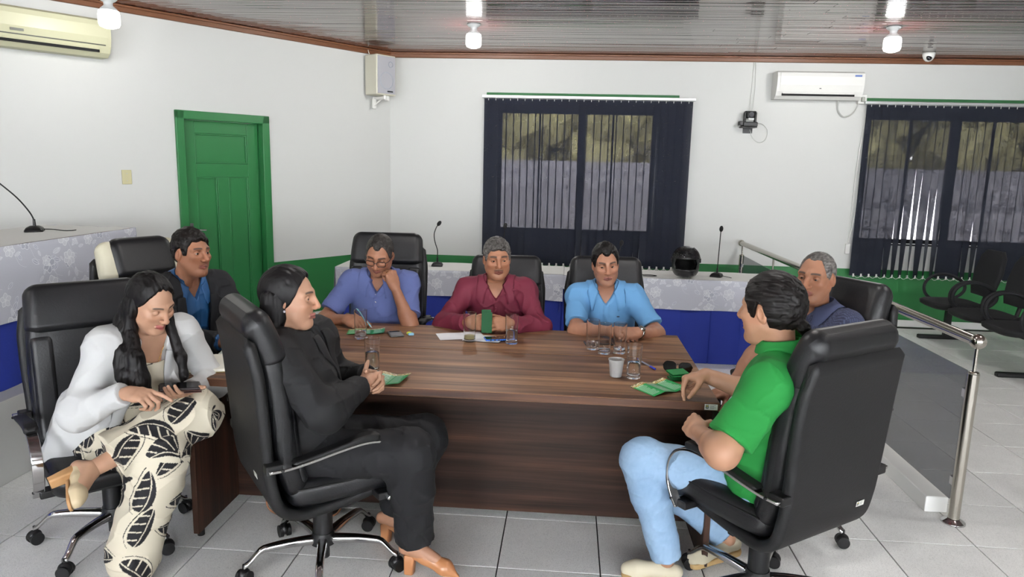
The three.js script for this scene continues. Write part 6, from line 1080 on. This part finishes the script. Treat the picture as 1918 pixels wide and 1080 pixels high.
{ // loudspeaker in the corner
  const t = thing('wall_speaker', 'cream loudspeaker on a white bracket in the corner', 'speaker', [-1.985, 2.375, -7.70], face(0.80, 0.60));
  part(t, 'cabinet', box(0.26, 0.415, 0.20, 0, 0.2075, -0.10, 0.012), M.ivory);
  const gt = tex(128, 128, (u, v, x, y) => { const d = ((x % 4) < 2) !== ((y % 4) < 2) ? 150 : 196; return [d, d, d + 6]; }, { repeat: [12, 18] });
  part(t, 'grille', box(0.235, 0.385, 0.008, 0, 0.2075, 0.003, 0.003), std(0xffffff, 0.6, { map: gt }), 'perforated pale grille');
  part(t, 'woofer_ring', new THREE.TorusGeometry(0.085, 0.004, 8, 40).translate(0, 0.15, 0.007), std(0xa3a9b4, 0.5)); part(t, 'tweeter_ring', new THREE.TorusGeometry(0.028, 0.004, 8, 30).translate(0.055, 0.32, 0.007), std(0x9aa0aa, 0.5));
  part(t, 'badge', box(0.075, 0.016, 0.002, 0.045, 0.0, 0, 0).translate(0, 0.04, 0.0085), std(0x2b2e33, 0.5));
  part(t, 'bracket', merge(box(0.05, 0.10, 0.02, -0.03, -0.085, -0.175, 0.003), box(0.03, 0.03, 0.20, 0.0, -0.025, -0.12, 0.004), rod([0, -0.03, -0.03], [0, 0.005, -0.03], 0.014), rod([-0.03, -0.10, -0.17], [0.0, -0.03, -0.07], 0.008), box(0.035, 0.05, 0.035, 0.02, -0.03, -0.015, 0.005)), M.white, 'white wall bracket');
  part(t, 'cable', tube([[-0.08, 0.41, -0.17], [-0.085, 0.45, -0.19], [-0.085, 0.49, -0.20]], 0.004, 12, 6), M.white);
}
{ // camera on the wall
  const t = thing('wall_camera', 'black pan and tilt camera on the white wall with looped cable', 'camera', [1.905, 2.13, ZB]);
  part(t, 'wall_shelf', merge(box(0.16, 0.012, 0.13, -0.01, 0, 0.065, 0.003), box(0.10, 0.06, 0.012, 0, -0.03, 0.006, 0.003)), M.plastic); part(t, 'camera_base', merge(box(0.15, 0.05, 0.11, 0.0, 0.03, 0.07, 0.01), box(0.06, 0.045, 0.1, -0.08, 0.04, 0.06, 0.006)), M.plastic);
  part(t, 'yoke', merge(box(0.022, 0.11, 0.06, -0.055, 0.105, 0.07, 0.01), box(0.022, 0.11, 0.06, 0.055, 0.105, 0.07, 0.01), box(0.12, 0.02, 0.06, 0, 0.16, 0.07, 0.01)), M.plastic);
  const h = part(t, 'camera_head', box(0.085, 0.075, 0.08, 0, 0.13, 0.075, 0.02), M.plastic); part(h, 'lens', merge(cyl(0.028, 0.026, 0.02, 0, 0, 0, 24).rotateX(PI / 2).translate(0, 0.132, 0.122)), std(0x15141c, 0.08)); part(t, 'label', box(0.06, 0.02, 0.002, 0.005, 0.085, 0.112, 0.0006), std(0xc9cccc, 0.5));
  part(t, 'cable_loop', merge(tube([[0.07, 0.05, 0.03], [0.15, 0.04, 0.02], [0.21, -0.03, 0.015], [0.19, -0.13, 0.015], [0.13, -0.155, 0.015], [0.06, -0.11, 0.015], [0.02, -0.02, 0.02]], 0.0035, 60, 6)), std(0xcfd0cc, 0.6), 'thin white cable loop'); part(t, 'cable_drop', merge(tube([[0.0, 0.17, 0.03], [0.01, 0.40, 0.01], [0.015, 0.70, 0.008]], 0.0035, 20, 6)), std(0xd3d4d0, 0.6));
  part(t, 'cable_drop', tube([[0.03, 0.17, 0.03], [0.045, 0.40, 0.01], [0.03, 0.70, 0.008]], 0.0035, 20, 6), std(0xd3d4d0, 0.6));
  const d = thing('dome_camera', 'small white dome camera under the ceiling near the right lamp', 'camera', [3.51, H - 0.002, -7.636]); part(d, 'housing', lathe([[0.001, 0], [0.058, 0], [0.056, -0.03], [0.045, -0.06], [0.025, -0.082], [0.001, -0.088]], 32), M.white); part(d, 'lens', sph(0.028, -0.01, -0.052, 0.036, 1, 1, 0.6), std(0x14151c, 0.1));
  const s = thing('switch_plate', 'cream blank switch plate on the wall left of the door', 'switch', [2.865, 1.44, -0.001], PI); part(s, 'plate', box(0.078, 0.118, 0.010, 0, 0.059, 0.005, 0.004), std(0xc9c39a, 0.45)); for (const y of [0.03, 0.088]) part(s, 'screw', cyl(0.004, 0.004, 0.003, 0, 0, 0, 10).rotateX(PI / 2).translate(0, y, 0.0105), M.alu); onLeftWall(s);
}
// ---------------------------------------------------------------- row of audience seats at the right
{
  const t = thing('beam_seat', 'row of three black audience seats with loop armrests on a beam', 'seating', [3.95, 0, -6.62]); const m = std(0x14161a, 0.7), f = std(0x17181b, 0.8);
  part(t, 'beam', box(0.06, 0.05, 1.75, 0, 0.33, 0, 0.004, 'z'), M.plastic);
  for (const z of [0.5, -0.88]) { part(t, 'leg', box(0.06, 0.30, 0.05, 0, 0.17, z, 0.006, 'y'), M.plastic); part(t, 'foot_bar', box(0.56, 0.04, 0.06, -0.0, 0.022, z, 0.012), M.plastic); }
  for (let k = 0; k < 3; k++) {
    const z = -0.60 + k * 0.55, s = part(t, 'seat', loft([[0, 0.40, 0.40], [0.3, 0.46, 0.46], [0.8, 0.47, 0.47], [1, 0.43, 0.43]].map(([h, w, d]) => ringRR(w, d, 0.12, 6).map(([a, b]) => [a - 0.14, 0.385 + h * 0.065, z + b]))), f);
    const bk = part(t, 'backrest', loft([[0, 0.30], [0.15, 0.38], [0.5, 0.43], [0.85, 0.38], [1, 0.26]].map(([h, w]) => ringRR(0.05, w, 0.024, 4).map(([a, b]) => [0.13 + a + h * 0.09, 0.52 + h * 0.44, z + b]))), f);
    part(t, 'back_bracket', tube([[0.0, 0.36, z], [0.13, 0.38, z], [0.17, 0.48, z], [0.18, 0.60, z]], 0.018, 20, 8), M.plastic);
    for (const e of [-0.25, 0.25]) { const g = []; for (let i = 0; i <= 24; i++) { const a = i / 24 * 2 * PI; g.push([-0.09 + 0.20 * cos(a), 0.545 + 0.135 * sin(a) * (1 - 0.15 * cos(a)), z + e]); } g.pop(); part(t, 'arm_loop', tube(g, 0.016, 60, 8, true), m); }
  }
}
{ // bag on the floor behind the chair of the woman in black
  const t = thing('handbag', 'dark handbag with tan piping on the floor behind the black chair', 'bag', [-1.20, 0, -3.112], 0.05);
  part(t, 'bag_body', loft([[0, 0.30, 0.11], [0.15, 0.34, 0.14], [0.6, 0.33, 0.12], [0.95, 0.28, 0.05], [1, 0.26, 0.03]].map(([h, w, d]) => ringRR(w, d, min(d / 2.1, 0.05), 5).map(([a, b]) => [a, 0.004 + h * 0.26, b]))), std(0x241d1a, 0.55));
  for (const s of [-1, 1]) part(t, 'piping', tube([[-0.13, 0.26, s * 0.025], [-0.165, 0.16, s * 0.062], [-0.172, 0.05, s * 0.066], [-0.12, 0.010, s * 0.06], [0.12, 0.010, s * 0.06], [0.172, 0.05, s * 0.066], [0.165, 0.16, s * 0.062], [0.13, 0.26, s * 0.025]], 0.005, 60, 6), std(0x8a5f40, 0.5), 'tan leather piping');
  part(t, 'handle', tube([[-0.07, 0.26, 0], [-0.06, 0.36, 0], [0, 0.40, 0], [0.06, 0.36, 0], [0.07, 0.26, 0]], 0.007, 30, 8), std(0x8a5f40, 0.5));
}
scene.traverse(o => { if (o.isMesh) { o.castShadow = true; o.receiveShadow = true; } });
renderer.render(scene, camera);
